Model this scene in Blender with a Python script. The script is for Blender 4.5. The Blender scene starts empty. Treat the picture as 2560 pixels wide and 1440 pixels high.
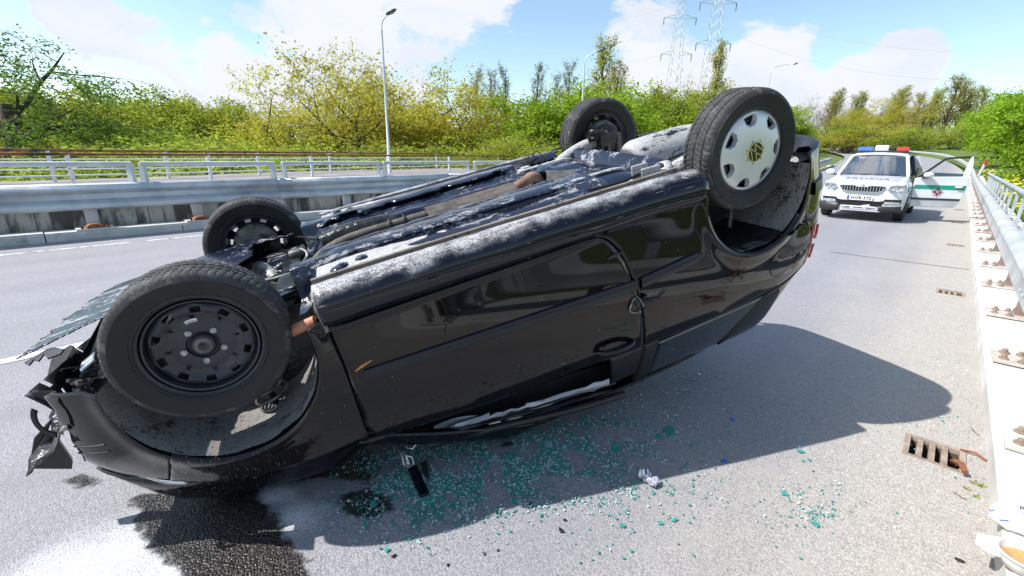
import bpy, bmesh, math, random
import numpy as np
from mathutils import Vector, Matrix, noise as mnoise
RAD = math.radians
random.seed(7)
SC = bpy.context.scene
COL = SC.collection

# ------------------------------------------------------------------ camera
F, CX, CY = 1138.0, 1280.0, 720.0
CAM_H, PITCH, ROLL = 1.5, RAD(16.5), RAD(0.9)
_cp, _sp, _cr, _sr = math.cos(PITCH), math.sin(PITCH), math.cos(ROLL), math.sin(ROLL)
CW = Vector((0, _cp, -_sp)); _r = Vector((1, 0, 0)); _u = Vector((0, _sp, _cp))
CR = _cr * _r + _sr * _u; CU = -_sr * _r + _cr * _u; CC = Vector((0, 0, CAM_H))
cam = bpy.data.cameras.new('camera'); cam_o = bpy.data.objects.new('camera', cam); COL.objects.link(cam_o)
cam.sensor_width = 36; cam.lens = 36 * F / 2560; cam.clip_start = 0.05; cam.clip_end = 5000
m = Matrix.Identity(4)
for i in range(3):
    m[i][0], m[i][1], m[i][2], m[i][3] = CR[i], CU[i], -CW[i], CC[i]
cam_o.matrix_world = m
SC.camera = cam_o

def ray(x, y): return CW + CR * ((x - CX) / F) + CU * ((CY - y) / F)
def gnd(x, y, z=0.0):
    v = ray(x, y); return CC + v * ((z - CAM_H) / v.z)
def atd(x, y, depth): return CC + ray(x, y) * depth

# ------------------------------------------------------------------ light
SUNV = Vector((-0.84, -0.12, 1.0)).normalized()
SUN_EL = math.asin(SUNV.z); SUN_AZ = math.atan2(SUNV.x, SUNV.y)
world = bpy.data.worlds.new('World'); SC.world = world; world.use_nodes = True
sun = bpy.data.lights.new('sun', 'SUN'); sun.energy = 3.9; sun.angle = RAD(0.53); sun.color = (1, 0.965, 0.91)
sun_o = bpy.data.objects.new('sun', sun); COL.objects.link(sun_o)
sun_o.rotation_euler = (-SUNV).to_track_quat('-Z', 'Y').to_euler(); sun_o.location = (-20, -5, 30)
SC.view_settings.view_transform = 'Standard'; SC.view_settings.look = 'None'
SC.view_settings.exposure = 0.88; SC.view_settings.gamma = 1.0
SC.view_settings.use_curve_mapping = False

# ------------------------------------------------------------------ node helpers
class NT:
    def __init__(s, tree): s.t = tree; s.n = tree.nodes; s.l = tree.links
    def add(s, typ, **kw):
        nd = s.n.new(typ)
        for k, v in kw.items():
            if k.startswith('i_'):
                key = k[2:]; key = int(key) if key.isdigit() else key.replace('_', ' ')
                s.set(nd, key, v)
            else: setattr(nd, k, v)
        return nd
    def set(s, nd, key, v):
        if isinstance(v, bpy.types.NodeSocket): s.l.new(v, nd.inputs[key])
        else:
            if isinstance(v, (tuple, list)) and len(v) == 3 and nd.inputs[key].type == 'RGBA': v = (*v, 1)
            nd.inputs[key].default_value = v
    def math(s, op, a, b=0.0, c=None, clamp=False):
        nd = s.n.new('ShaderNodeMath'); nd.operation = op; nd.use_clamp = clamp
        s.set(nd, 0, a); s.set(nd, 1, b)
        if c is not None: s.set(nd, 2, c)
        return nd.outputs[0]
    def vmath(s, op, a, b=(0, 0, 0), sc=None):
        nd = s.n.new('ShaderNodeVectorMath'); nd.operation = op
        s.set(nd, 0, a); s.set(nd, 1, b)
        if sc is not None: s.set(nd, 'Scale', sc)
        return nd.outputs['Value'] if op in ('DOT_PRODUCT', 'LENGTH', 'DISTANCE') else nd.outputs[0]
    def mix(s, f, a, b, blend='MIX'):
        nd = s.n.new('ShaderNodeMix'); nd.data_type = 'RGBA'; nd.blend_type = blend
        s.set(nd, 0, f); s.set(nd, 6, a); s.set(nd, 7, b); return nd.outputs[2]
    def noise(s, vec, scale, detail=4, rough=0.55, dist=0.0):
        nd = s.n.new('ShaderNodeTexNoise'); s.set(nd, 'Vector', vec); nd.inputs['Scale'].default_value = scale
        nd.inputs['Detail'].default_value = detail; nd.inputs['Roughness'].default_value = rough
        nd.inputs['Distortion'].default_value = dist; return nd.outputs['Fac']
    def smooth(s, x, a, b, lo=0.0, hi=1.0):
        nd = s.n.new('ShaderNodeMapRange'); nd.interpolation_type = 'SMOOTHSTEP'
        s.set(nd, 'Value', x); nd.inputs[1].default_value = a; nd.inputs[2].default_value = b
        nd.inputs[3].default_value = lo; nd.inputs[4].default_value = hi; return nd.outputs[0]
    def bump(s, h, st=0.3, d=0.01, nrm=None):
        nd = s.n.new('ShaderNodeBump'); s.set(nd, 'Height', h); nd.inputs['Strength'].default_value = st
        nd.inputs['Distance'].default_value = d
        if nrm is not None: s.set(nd, 'Normal', nrm)
        return nd.outputs[0]

MATS = {}
def newmat(name):
    mt = bpy.data.materials.new(name); mt.use_nodes = True
    nt = NT(mt.node_tree); b = nt.n['Principled BSDF']; MATS[name] = mt
    return mt, nt, b

def mat(name, c1, c2=None, scale=6, rough=0.6, rough2=None, metal=0.0, bump=0.0, bscale=None, bdist=0.01, coat=0.0,
        detail=5, lo=0.35, hi=0.65, spec=0.5, dirt=None, dirt_scale=3, dirt_lo=0.5, dirt_hi=0.7, emit=None, trans=0.0):
    """procedural paint/stone/metal: two colours in a noise, optional dirt layer and bump"""
    mt, nt, b = newmat(name)
    co = nt.add('ShaderNodeTexCoord').outputs['Object']
    f = nt.smooth(nt.noise(co, scale, detail), lo, hi)
    col = nt.mix(f, c1, c2 if c2 else tuple(min(1, k * 0.8) for k in c1))
    rg = nt.smooth(f, 0, 1, rough, rough2 if rough2 is not None else rough)
    if dirt:
        df = nt.smooth(nt.noise(co, dirt_scale, 7, 0.65), dirt_lo, dirt_hi)
        col = nt.mix(df, col, dirt); rg = nt.math('MAXIMUM', rg, nt.math('MULTIPLY', df, 0.75))
    nt.set(b, 'Base Color', col); nt.set(b, 'Roughness', rg)
    b.inputs['Metallic'].default_value = metal; b.inputs['Coat Weight'].default_value = coat
    b.inputs['Coat Roughness'].default_value = 0.03; b.inputs['Specular IOR Level'].default_value = spec
    b.inputs['Transmission Weight'].default_value = trans
    if bump: nt.set(b, 'Normal', nt.bump(nt.noise(co, bscale or scale * 6, 5), bump, bdist))
    if emit: nt.set(b, 'Emission Color', emit[0]); b.inputs['Emission Strength'].default_value = emit[1]
    return mt

# ------------------------------------------------------------------ mesh helpers
class MB:
    def __init__(s): s.v = []; s.f = []
    def add(s, vs, fs):
        k = len(s.v); s.v += [tuple(p) for p in vs]; s.f += [tuple(i + k for i in f) for f in fs]; return s
    def box(s, c, size, rot=None, taper=1.0):
        hx, hy, hz = size[0] / 2, size[1] / 2, size[2] / 2; vs = []
        for z in (-1, 1):
            t = taper if z > 0 else 1
            for x, y in ((-1, -1), (1, -1), (1, 1), (-1, 1)):
                p = Vector((x * hx * t, y * hy * t, z * hz))
                if rot is not None: p = rot @ p
                vs.append(p + Vector(c))
        return s.add(vs, [(3, 2, 1, 0), (4, 5, 6, 7), (0, 1, 5, 4), (1, 2, 6, 5), (2, 3, 7, 6), (3, 0, 4, 7)])
    def bar(s, a, b, w, h, up=(0, 0, 1)):
        a, b = Vector(a), Vector(b); d = (b - a); L = d.length; d.normalize(); u = Vector(up)
        if abs(d.dot(u)) > .98: u = Vector((1, 0, 0))
        sd = d.cross(u).normalized(); u = sd.cross(d)
        return s.box((a + b) / 2, (w, L, h), Matrix((sd, d, u)).transposed())
    def tube(s, path, r, seg=8, cap=True, closed=False):
        path = [Vector(p) for p in path]; n = len(path); rs = r if isinstance(r, (list, tuple)) else [r] * n
        rings = []; nrm = None
        for i, p in enumerate(path):
            if closed: t = path[(i + 1) % n] - path[i - 1]
            else: t = path[min(i + 1, n - 1)] - path[max(i - 1, 0)]
            if t.length < 1e-9: t = Vector((0, 0, 1))
            t.normalize()
            if nrm is None:
                nrm = t.orthogonal().normalized()
            nrm = (nrm - t * nrm.dot(t)); nrm = nrm.normalized() if nrm.length > 1e-6 else t.orthogonal().normalized()
            b = t.cross(nrm)
            rings.append([p + (nrm * math.cos(2 * math.pi * k / seg) + b * math.sin(2 * math.pi * k / seg)) * rs[i] for k in range(seg)])
        vs = [q for rg in rings for q in rg]; fs = []
        for i in range(n if closed else n - 1):
            j = (i + 1) % n
            for k in range(seg):
                fs.append((i * seg + k, i * seg + (k + 1) % seg, j * seg + (k + 1) % seg, j * seg + k))
        if cap and not closed:
            fs.append(tuple(range(seg))[::-1]); fs.append(tuple((n - 1) * seg + k for k in range(seg)))
        return s.add(vs, fs)
    def lathe(s, prof, seg=24, c=(0, 0, 0), axis='z', a0=0, a1=2 * math.pi, closed=True):
        """prof: list of (radius, along)"""
        vs = []; n = len(prof); full = abs(a1 - a0 - 2 * math.pi) < 1e-6; ns = seg if full else seg + 1
        for i in range(ns):
            a = a0 + (a1 - a0) * i / seg; ca, sa = math.cos(a), math.sin(a)
            for r, h in prof:
                p = {'z': (r * ca, r * sa, h), 'y': (r * ca, h, r * sa), 'x': (h, r * ca, r * sa)}[axis]
                vs.append((p[0] + c[0], p[1] + c[1], p[2] + c[2]))
        fs = []
        for i in range(seg):
            j = (i + 1) % ns
            for k in range(n - 1): fs.append((i * n + k, j * n + k, j * n + k + 1, i * n + k + 1))
        return s.add(vs, fs)
    def grid(s, rows, skip=None, closed_u=False):
        nr, nc = len(rows), len(rows[0]); fs = []
        for i in range(nr - 1):
            for j in range(nc - 1 if not closed_u else nc):
                if skip and skip(i, j): continue
                fs.append((i * nc + j, i * nc + (j + 1) % nc, (i + 1) * nc + (j + 1) % nc, (i + 1) * nc + j))
        return s.add([p for r in rows for p in r], fs)
    def prism(s, poly, off):
        """poly: list of 3D points (planar), off: extrusion vector"""
        n = len(poly); off = Vector(off); a = [Vector(p) for p in poly]
        return s.add(a + [p + off for p in a], [tuple(range(n))[::-1], tuple(range(n, 2 * n))] + [(i, (i + 1) % n, (i + 1) % n + n, i + n) for i in range(n)])
    def ico(s, c, r, sub=1, jit=0.0, sq=(1, 1, 1)):
        bm = bmesh.new(); bmesh.ops.create_icosphere(bm, subdivisions=sub, radius=1)
        vs = [Vector((v.co.x * sq[0], v.co.y * sq[1], v.co.z * sq[2])) * r * (1 + random.uniform(-jit, jit)) + Vector(c) for v in bm.verts]
        fs = [tuple(v.index for v in f.verts) for f in bm.faces]; bm.free(); return s.add(vs, fs)
    def mesh(s, name):
        me = bpy.data.meshes.new(name); me.from_pydata([tuple(p) for p in s.v], [], s.f); me.update(); return me
    def build(s, name, mt, parent=None, smooth=None, bevel=0.0, loc=None, solid=0.0, subd=0, fixn=False):
        me = s.mesh(name)
        if fixn:
            bm = bmesh.new(); bm.from_mesh(me); bmesh.ops.remove_doubles(bm, verts=bm.verts, dist=1e-5)
            bmesh.ops.recalc_face_normals(bm, faces=bm.faces); bm.to_mesh(me); bm.free()
        return obj(name, me, mt, parent, smooth, bevel, loc, solid, subd)

def obj(name, me, mt, parent=None, smooth=None, bevel=0.0, loc=None, solid=0.0, subd=0):
    o = bpy.data.objects.new(name, me); COL.objects.link(o)
    if mt is not None and not me.materials: me.materials.append(MATS[mt] if isinstance(mt, str) else mt)
    if smooth is not None:
        me.shade_smooth()
        if smooth < 180: me.set_sharp_from_angle(angle=RAD(smooth))
    if solid:
        md = o.modifiers.new('solid', 'SOLIDIFY'); md.thickness = solid; md.offset = -1
    if bevel:
        md = o.modifiers.new('bevel', 'BEVEL'); md.width = bevel; md.segments = 2; md.limit_method = 'ANGLE'
    if subd:
        md = o.modifiers.new('sub', 'SUBSURF'); md.levels = md.render_levels = subd
    if parent is not None: o.parent = parent
    if loc is not None: o.location = loc
    return o
def tag(o, label, cat=None, group=None):
    o['label'] = label
    if cat: o['category'] = cat
    if group: o['group'] = group
    return o
def struct(o): o['kind'] = 'structure'; return o
def stuff(o): o['kind'] = 'stuff'; return o
def empty(name, loc=(0, 0, 0), rotz=0.0):
    o = bpy.data.objects.new(name, None); COL.objects.link(o); o.location = loc; o.rotation_euler = (0, 0, rotz); return o
def kids(o): return [c for c in COL.objects if c.parent == o]
def copy_tree(o, parent=None):
    c = o.copy(); COL.objects.link(c)
    if parent is not None: c.parent = parent
    for k in list(o.children): copy_tree(k, c)
    return c
def text_mesh(txt, size, depth=0.002, bold=0.0, space=1.0):
    cu = bpy.data.curves.new('lettering', 'FONT'); cu.body = txt; cu.size = size; cu.extrude = depth; cu.offset = bold
    cu.align_x = 'CENTER'; cu.align_y = 'CENTER'; cu.space_character = space; cu.resolution_u = 2
    o = bpy.data.objects.new('lettering', cu); COL.objects.link(o)
    me = bpy.data.meshes.new_from_object(o.evaluated_get(bpy.context.evaluated_depsgraph_get()))
    bpy.data.objects.remove(o); bpy.data.curves.remove(cu); return me
def lerp(a, b, t): return a + (b - a) * t
def interp(x, xs, ys): return float(np.interp(x, xs, ys))
def sstep(x, a, b):
    t = min(1, max(0, (x - a) / (b - a))); return t * t * (3 - 2 * t)
def resample(pts, n):
    P = np.array(pts, float); L = np.concatenate([[0], np.cumsum(np.linalg.norm(np.diff(P, axis=0), axis=1))])
    t = np.linspace(0, L[-1], n + 1); return np.stack([np.interp(t, L, P[:, k]) for k in range(P.shape[1])], 1)
def catmull(pts, n=8):
    P = [np.array(p, float) for p in pts]; P = [2 * P[0] - P[1]] + P + [2 * P[-1] - P[-2]]; out = []
    for i in range(1, len(P) - 2):
        for k in range(n):
            t = k / n; a, b, c, d = P[i - 1], P[i], P[i + 1], P[i + 2]
            out.append(.5 * ((2 * b) + (-a + c) * t + (2 * a - 5 * b + 4 * c - d) * t * t + (-a + 3 * b - 3 * c + d) * t ** 3))
    out.append(P[-2]); return np.array(out)
def coons(c0, c1, d0, d1, nu, nv):
    """c0/c1 run along u (bottom, top), d0/d1 along v (left, right)"""
    c0, c1 = resample(c0, nu), resample(c1, nu); d0, d1 = resample(d0, nv), resample(d1, nv); rows = []
    for j in range(nv + 1):
        v = j / nv; row = []
        for i in range(nu + 1):
            u = i / nu
            p = (1 - v) * c0[i] + v * c1[i] + (1 - u) * d0[j] + u * d1[j] - ((1 - u) * (1 - v) * c0[0] + u * (1 - v) * c0[-1] + (1 - u) * v * c1[0] + u * v * c1[-1])
            row.append(p)
        rows.append(row)
    return rows

# ------------------------------------------------------------------ sky
def make_sky():
    nt = NT(world.node_tree); bg = nt.n['Background']; bg.inputs['Strength'].default_value = 0.12
    sky = nt.add('ShaderNodeTexSky'); sky.sky_type = 'NISHITA'; sky.sun_disc = False
    sky.sun_elevation = SUN_EL; sky.sun_rotation = SUN_AZ; sky.air_density = 1.0; sky.dust_density = 0.6; sky.ozone_density = 1.6
    d = nt.vmath('NORMALIZE', nt.add('ShaderNodeTexCoord').outputs['Generated'])
    sq = nt.vmath('MULTIPLY', d, (1, 1, 1.9))
    warp = nt.vmath('SCALE', nt.vmath('SUBTRACT', nt.add('ShaderNodeTexNoise', i_Vector=sq, i_Scale=9.0, i_Detail=3.0).outputs['Color'], (.5, .5, .5)), sc=0.10)
    sq2 = nt.vmath('ADD', sq, warp)
    dens = nt.noise(sq2, 3.1, 9, 0.56)
    sepz = nt.vmath('DOT_PRODUCT', d, (0, 0, 1))
    # the banks of cumulus that stand over the road
    blobs = [((700, 30), .17, .22), ((1000, 40), .22, .25), ((430, 210), .18, .2), ((600, 250), .16, .15), ((180, 80), .05, .3), ((215, 15), .06, .25), ((10, 60), .05, .25), ((350, 110), .05, .2), ((1580, 100), .13, .28), ((1640, 210), .1, .2),
             ((1975, 140), .10, .42), ((1880, 200), .09, .32), ((2050, 220), .07, .3), ((2170, 215), .08, .42), ((2250, 150), .075, .42), ((2290, 95), .05, .3), ((2330, 100), .05, .15), ((2420, 170), .08, .17), ((2110, 250), .06, .2), ((1250, 60), .1, .12),
             ((80, 190), .14, -.42), ((480, 50), .12, -.40), ((1340, 150), .16, -.30), ((2100, 140), .05, -.35), ((2400, 30), .12, -.3), ((700, 150), .07, -.18), ((1780, 60), .0001, 0), ((2050, 60), .1, -.3), ((2480, 40), .12, -.25), ((1420, 40), .08, -.2)]
    tot = dens
    for (px, py), r, w in blobs:
        v = ray(px, py).normalized(); dist = nt.vmath('DISTANCE', nt.vmath('ADD', d, nt.vmath('SCALE', warp, sc=.35)), tuple(v))
        tot = nt.math('ADD', tot, nt.math('MULTIPLY', nt.smooth(dist, 0.2 * r, 1.4 * r, 1, 0), w * .8))
    tot = nt.math('ADD', tot, nt.math('MULTIPLY', nt.math('SUBTRACT', nt.noise(sq2, 12, 7, .62), .5), .42)); mask = nt.smooth(tot, 0.56, 0.67)
    shade = nt.smooth(nt.noise(nt.vmath('ADD', sq2, (.02, .01, -.05)), 5.0, 6, .5), .38, .68)
    ccol = nt.mix(shade, (4.2, 4.35, 4.65), (3.7, 3.95, 4.4))
    skyc = nt.mix(1.0, sky.outputs[0], (1.02, 1.02, .95), 'MULTIPLY')
    col = nt.mix(mask, skyc, ccol)
    nt.l.new(col, bg.inputs['Color'])
make_sky()
# ------------------------------------------------------------------ road frame
DX, DY = 0.688, 0.7255                      # road direction; offsets run to the right of it
RISE = ([-60, 45, 80, 110, 150, 250, 420], [0, 0, 1.6, 2.4, 4.6, 8.0, 12.0])
def hgt(s):
    return sum(interp(s + k, *RISE) for k in (-9, -4, 0, 4, 9)) / 5
_path = []; _p = np.array([DX, DY]) * -60.0; _th = math.atan2(DY, DX)
for _i in range(1000):
    _s = -60 + _i * 0.5; _path.append((_s, _p[0], _p[1], _th))
    if _s > 45: _th += 0.5 / (230 if _s < 105 else 120 if _s < 170 else 300)
    _p = _p + np.array([math.cos(_th), math.sin(_th)]) * 0.5
PATH = np.array(_path)
def RP(s, off=0.0, z=0.0):
    x, y, th = (np.interp(s, PATH[:, 0], PATH[:, k]) for k in (1, 2, 3))
    return Vector((x + math.sin(th) * off, y - math.cos(th) * off, hgt(s) + z))
def near_path(x, y):
    d2 = (PATH[:, 1] - x) ** 2 + (PATH[:, 2] - y) ** 2; i = int(d2.argmin()); s, px, py, th = PATH[i]
    return s, (x - px) * math.sin(th) - (y - py) * math.cos(th)
def terrain_z(x, y):
    s, off = near_path(x, y); z = hgt(s) * (1 - .8 * sstep(-off, 25, 90))
    if off < -9: k = sstep(-off, 19, 34) * (1 - 0.75 * sstep(s, 45, 100)); z += -0.35 - 3.6 * k
    elif off > 1.0: z += lerp(-0.30, 0.05, sstep(off, 1.3, 7)) + 0.9 * sstep(off, 8, 40)
    else: z += -0.35
    if s > 70: z += 0.2 * sstep(s, 70, 80) if not -11 < off < 1.2 else 0
    return z + 0.12 * mnoise.noise((x * .15, y * .15, 0)) * sstep(abs(off + 5), 7, 14)

# ------------------------------------------------------------------ setting materials
def m_asphalt():
    mt, nt, b = newmat('asphalt'); co = nt.add('ShaderNodeTexCoord').outputs['Object']
    perp = nt.vmath('DOT_PRODUCT', co, (DY, -DX, 0)); along = nt.vmath('DOT_PRODUCT', co, (DX, DY, 0))
    vor = nt.add('ShaderNodeTexVoronoi', i_Vector=co, i_Scale=165.0); spk = vor.outputs['Color']
    sv = nt.vmath('DOT_PRODUCT', spk, (.33, .33, .33)); big = nt.noise(co, 0.55, 5); mid = nt.noise(co, 5, 5, .6)
    lane = nt.noise(nt.vmath('ADD', nt.vmath('SCALE', (1, 0, 0), sc=perp), nt.vmath('SCALE', (0, 1, 0), sc=nt.math('MULTIPLY', along, .12))), 1.3, 4)
    col = nt.mix(nt.smooth(sv, .15, .85), (.178, .177, .190), (.378, .376, .402))
    col = nt.mix(nt.smooth(big, .3, .7, 0, .35), col, (.222, .221, .238))
    col = nt.mix(nt.smooth(lane, .45, .68, 0, .3), col, (.20, .20, .215))
    col = nt.mix(nt.smooth(mid, .62, .74, 0, .3), col, (.42, .41, .40))
    # sand and grit blown against the right-hand kerb
    g = nt.math('ADD', perp, nt.math('MULTIPLY', nt.math('SUBTRACT', nt.noise(co, 1.6, 6, .6), .5), 1.0))
    gm = nt.smooth(g, -1.05, .15); grit = nt.mix(nt.smooth(sv, .1, .9), (.27, .245, .215), (.50, .465, .425))
    grit = nt.mix(nt.smooth(mid, .5, .7), grit, (.41, .375, .33)); col = nt.mix(nt.math('MULTIPLY', gm, .9), col, grit)
    # faint tyre tracks and long scrapes where the car slid
    sv2 = nt.add('ShaderNodeCombineXYZ'); nt.set(sv2, 0, nt.math('MULTIPLY', along, .10)); nt.set(sv2, 1, perp)
    scr = nt.math('MULTIPLY', nt.smooth(nt.noise(sv2.outputs[0], 26, 3, .6), .66, .72), nt.smooth(nt.noise(co, .5, 2), .48, .6))
    col = nt.mix(nt.math('MULTIPLY', scr, .45), col, (.46, .455, .46))
    trk = nt.math('MULTIPLY', nt.smooth(nt.math('ABSOLUTE', nt.math('SUBTRACT', nt.math('PINGPONG', nt.math('ADD', perp, 20.3), .85), .42)), .0, .30, 1, 0), nt.smooth(nt.noise(co, .8, 4), .3, .7, .1, .5))
    col = nt.mix(nt.math('MULTIPLY', trk, .5), col, (.17, .17, .185))
    # pale dried absorbent powder beside the spill
    pw = None
    for (px, py), r in (((300, 1390), .30), ((180, 1440), .30), ((420, 1440), .25), ((740, 1290), .13), ((690, 1240), .10)):
        P = gnd(px, py); dd = nt.vmath('DISTANCE', co, tuple(P)); k = nt.smooth(nt.math('ADD', dd, nt.math('MULTIPLY', nt.math('SUBTRACT', nt.noise(co, 6, 6, .65), .5), .22)), r * .1, r * 1.15, 1, 0)
        pw = k if pw is None else nt.math('MAXIMUM', pw, k)
    col = nt.mix(nt.math('MULTIPLY', pw, nt.smooth(sv, .0, .75, .4, .95)), col, (.62, .63, .66))
    nt.set(b, 'Base Color', col); nt.set(b, 'Roughness', nt.smooth(sv, 0, 1, .62, .9)); b.inputs['Specular IOR Level'].default_value = .45
    h = nt.math('ADD', nt.smooth(vor.outputs['Distance'], 0, .8, 1, 0), nt.math('MULTIPLY', nt.noise(co, 95, 4), .7))
    nt.set(b, 'Normal', nt.bump(h, .5, .004))
m_asphalt()
mat('verge_soil', (.07, .075, .03), (.10, .11, .035), .8, .95, bump=.4)
def m_grass():
    mt, nt, b = newmat('meadow'); co = nt.add('ShaderNodeTexCoord').outputs['Object']
    col = nt.mix(nt.smooth(nt.noise(co, .25, 5), .35, .65), (.07, .135, .018), (.115, .17, .03))
    col = nt.mix(nt.smooth(nt.noise(co, 9, 5, .7), .4, .75, 0, .6), col, (.16, .19, .05))
    col = nt.mix(nt.math('MULTIPLY', nt.smooth(nt.noise(co, .3, 3), .5, .62), nt.smooth(nt.noise(co, 14, 3, .6), .56, .66)), col, (.55, .42, .02))
    nt.set(b, 'Base Color', col); b.inputs['Roughness'].default_value = .9
    nt.set(b, 'Normal', nt.bump(nt.noise(co, 12, 6, .7), 1.0, .15))
m_grass()
mat('walk_paving', (.20, .18, .18), (.27, .25, .25), 1.5, .9, bump=.2, bscale=120, bdist=.004)
mat('concrete_pale', (.42, .41, .37), (.58, .57, .53), 2.2, .85, bump=.3, bscale=40, bdist=.006, dirt=(.22, .20, .16), dirt_scale=3.5, dirt_lo=.56, dirt_hi=.75)
mat('concrete_white', (.50, .49, .46), (.62, .61, .585), 2.2, .85, bump=.3, bscale=45, bdist=.004, dirt=(.36, .33, .28), dirt_scale=5, dirt_lo=.58, dirt_hi=.8)
def m_stained():
    mt, nt, b = newmat('concrete_streaked'); co = nt.add('ShaderNodeTexCoord').outputs['Object']
    along = nt.vmath('DOT_PRODUCT', co, (DX, DY, 0)); zc = nt.vmath('DOT_PRODUCT', co, (0, 0, 1))
    v = nt.add('ShaderNodeCombineXYZ'); nt.set(v, 0, along); nt.set(v, 2, nt.math('MULTIPLY', zc, .22)); v = v.outputs[0]
    st = nt.smooth(nt.noise(v, 4.2, 5, .6, .2), .44, .58); st2 = nt.smooth(nt.noise(v, 13, 4, .6), .5, .66)
    col = nt.mix(st, (.36, .355, .33), (.065, .065, .06)); col = nt.mix(nt.math('MULTIPLY', st2, .6), col, (.12, .115, .10))
    nt.set(b, 'Base Color', col); b.inputs['Roughness'].default_value = .9; nt.set(b, 'Normal', nt.bump(nt.noise(co, 30, 5), .4, .01))
m_stained()
mat('galvanised', (.36, .40, .44), (.50, .54, .57), 2.5, .42, .55, metal=.35, bump=.08, bscale=20, dirt=(.36, .37, .37), dirt_scale=1.7, dirt_lo=.55, dirt_hi=.8)
mat('galvanised_pale', (.36, .375, .385), (.48, .495, .50), 3, .5, .6, metal=.1, bump=.05, dirt=(.45, .43, .40), dirt_scale=3, dirt_lo=.6, dirt_hi=.8)
mat('pipe_grey', (.42, .46, .48), (.54, .57, .58), 3, .55, bump=.1, dirt=(.20, .20, .19), dirt_scale=6, dirt_lo=.6, dirt_hi=.7)
mat('white_paint_worn', (.72, .73, .74), (.80, .80, .79), 4, .55, dirt=(.24, .13, .07), dirt_scale=9, dirt_lo=.63, dirt_hi=.69)
mat('rust', (.16, .055, .022), (.28, .11, .045), 14, .85, bump=.4, bscale=80, bdist=.003)
mat('rust_paint', (.19, .065, .03), (.27, .11, .055), 3, .7, dirt=(.035, .025, .02), dirt_scale=2, dirt_lo=.5, dirt_hi=.62)
mat('rust_dusty', (.21, .155, .12), (.34, .275, .225), 12, .9, bump=.3, bscale=70, bdist=.003)
mat('post_brown', (.20, .14, .12), (.30, .22, .19), 9, .8)  # dull red-brown of the right guardrail posts
mat('plate_grimy', (.40, .36, .32), (.52, .48, .44), 9, .85, dirt=(.24, .15, .10), dirt_scale=12, dirt_lo=.52, dirt_hi=.7)
mat('road_paint', (.62, .62, .62), (.75, .75, .75), 6, .7, dirt=(.22, .215, .21), dirt_scale=9, dirt_lo=.46, dirt_hi=.62)
mat('pit_black', (.012, .011, .01), None, 5, .95)
mat('dark_dirt', (.07, .06, .045), (.11, .09, .07), 5, .95)  # dark brown for the drain pits and the expansion joint

# ------------------------------------------------------------------ ground, road
def build_ground():
    ax = [-900, -600, -400, -280] + list(np.arange(-200, 200.1, 3.2)) + [280, 400, 600, 900]
    ay = [-300, -120, -60] + list(np.arange(-30, 270.1, 3.2)) + [330, 420, 600, 900]
    rows = [[(x, y, terrain_z(x, y)) for x in ax] for y in ay]
    o = MB().grid(rows).build('ground', 'meadow', smooth=180); struct(o); o['label'] = 'green spring meadow and verge either side of the road'
build_ground()
GRATES = [3.07, 7.29, 11.59, 15.9, 20.2]
LOFF = lambda s: -10.42 if s < 15 else -10.42 + 1.0 * sstep(s, 15, 55)
def build_road():
    ss = sorted(set([float(x) for x in np.arange(-40, 60, 2.0)] + [float(x) for x in np.arange(60, 330, 3.0)] + [g + e for g in GRATES for e in (-.115, .115)]))
    rows = []
    for s in ss:
        L = LOFF(s); rows.append([RP(s, o) for o in (L, L * .75, L * .5, L * .25, .10, .312, .42)])
    def skip(i, j): return j == 4 and any(abs((ss[i] + ss[i + 1]) / 2 - g) < .02 for g in GRATES)
    o = MB().grid(rows, skip).build('road', 'asphalt'); struct(o); o['label'] = 'pale worn asphalt road with grit along the kerb'
    # painted lines
    mb = MB()
    for a, b in [(-12 + 3.3 * k, -12 + 3.3 * k + 3.1) for k in range(26)]:
        q = [[RP(s, o, .004) for o in (-9.64, -9.56)] for s in np.linspace(a, b, 4)]; mb.add([p for r in q for p in r], [(2 * i, 2 * i + 1, 2 * i + 3, 2 * i + 2) for i in range(3)])
    for a, b in [(-.95 + 12 * k, .55 + 12 * k) for k in range(-1, 9)]:
        q = [[RP(s, o, .004) for o in (-4.78, -4.66)] for s in np.linspace(a, b, 4)]; mb.add([p for r in q for p in r], [(2 * i, 2 * i + 1, 2 * i + 3, 2 * i + 2) for i in range(3)])
    for sj in (9.05,):
        q = MB(); q.add([RP(sj + .015 * math.sin(o_ * 2), o_, .003) for o_ in np.linspace(-1.3, .38, 40)] + [RP(sj + .03 + .015 * math.sin(o_ * 2) , o_, .003) for o_ in np.linspace(-1.3, .38, 40)], [(i, i + 1, i + 41, i + 40) for i in range(39)])
        jt = q.build('expansion_joint', 'dark_dirt'); struct(jt); jt['label'] = 'dark expansion joint crossing the asphalt'
    o = mb.build('road_markings', 'road_paint'); struct(o); o['label'] = 'worn white painted lines on the asphalt'
build_road()

def sweep(mb, prof, ss, z=0.0, cap=True):
    rows = [[RP(s, o, zz + z) for o, zz in prof] for s in ss]; k = len(mb.v); mb.grid(rows)
    if cap: n = len(prof); mb.f.append(tuple(k + i for i in range(n))); mb.f.append(tuple(k + (len(ss) - 1) * n + i for i in range(n))[::-1])
    return mb
def sr(a, b, step=1.0): return list(np.linspace(a, b, max(2, int((b - a) / step) + 1)))

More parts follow.
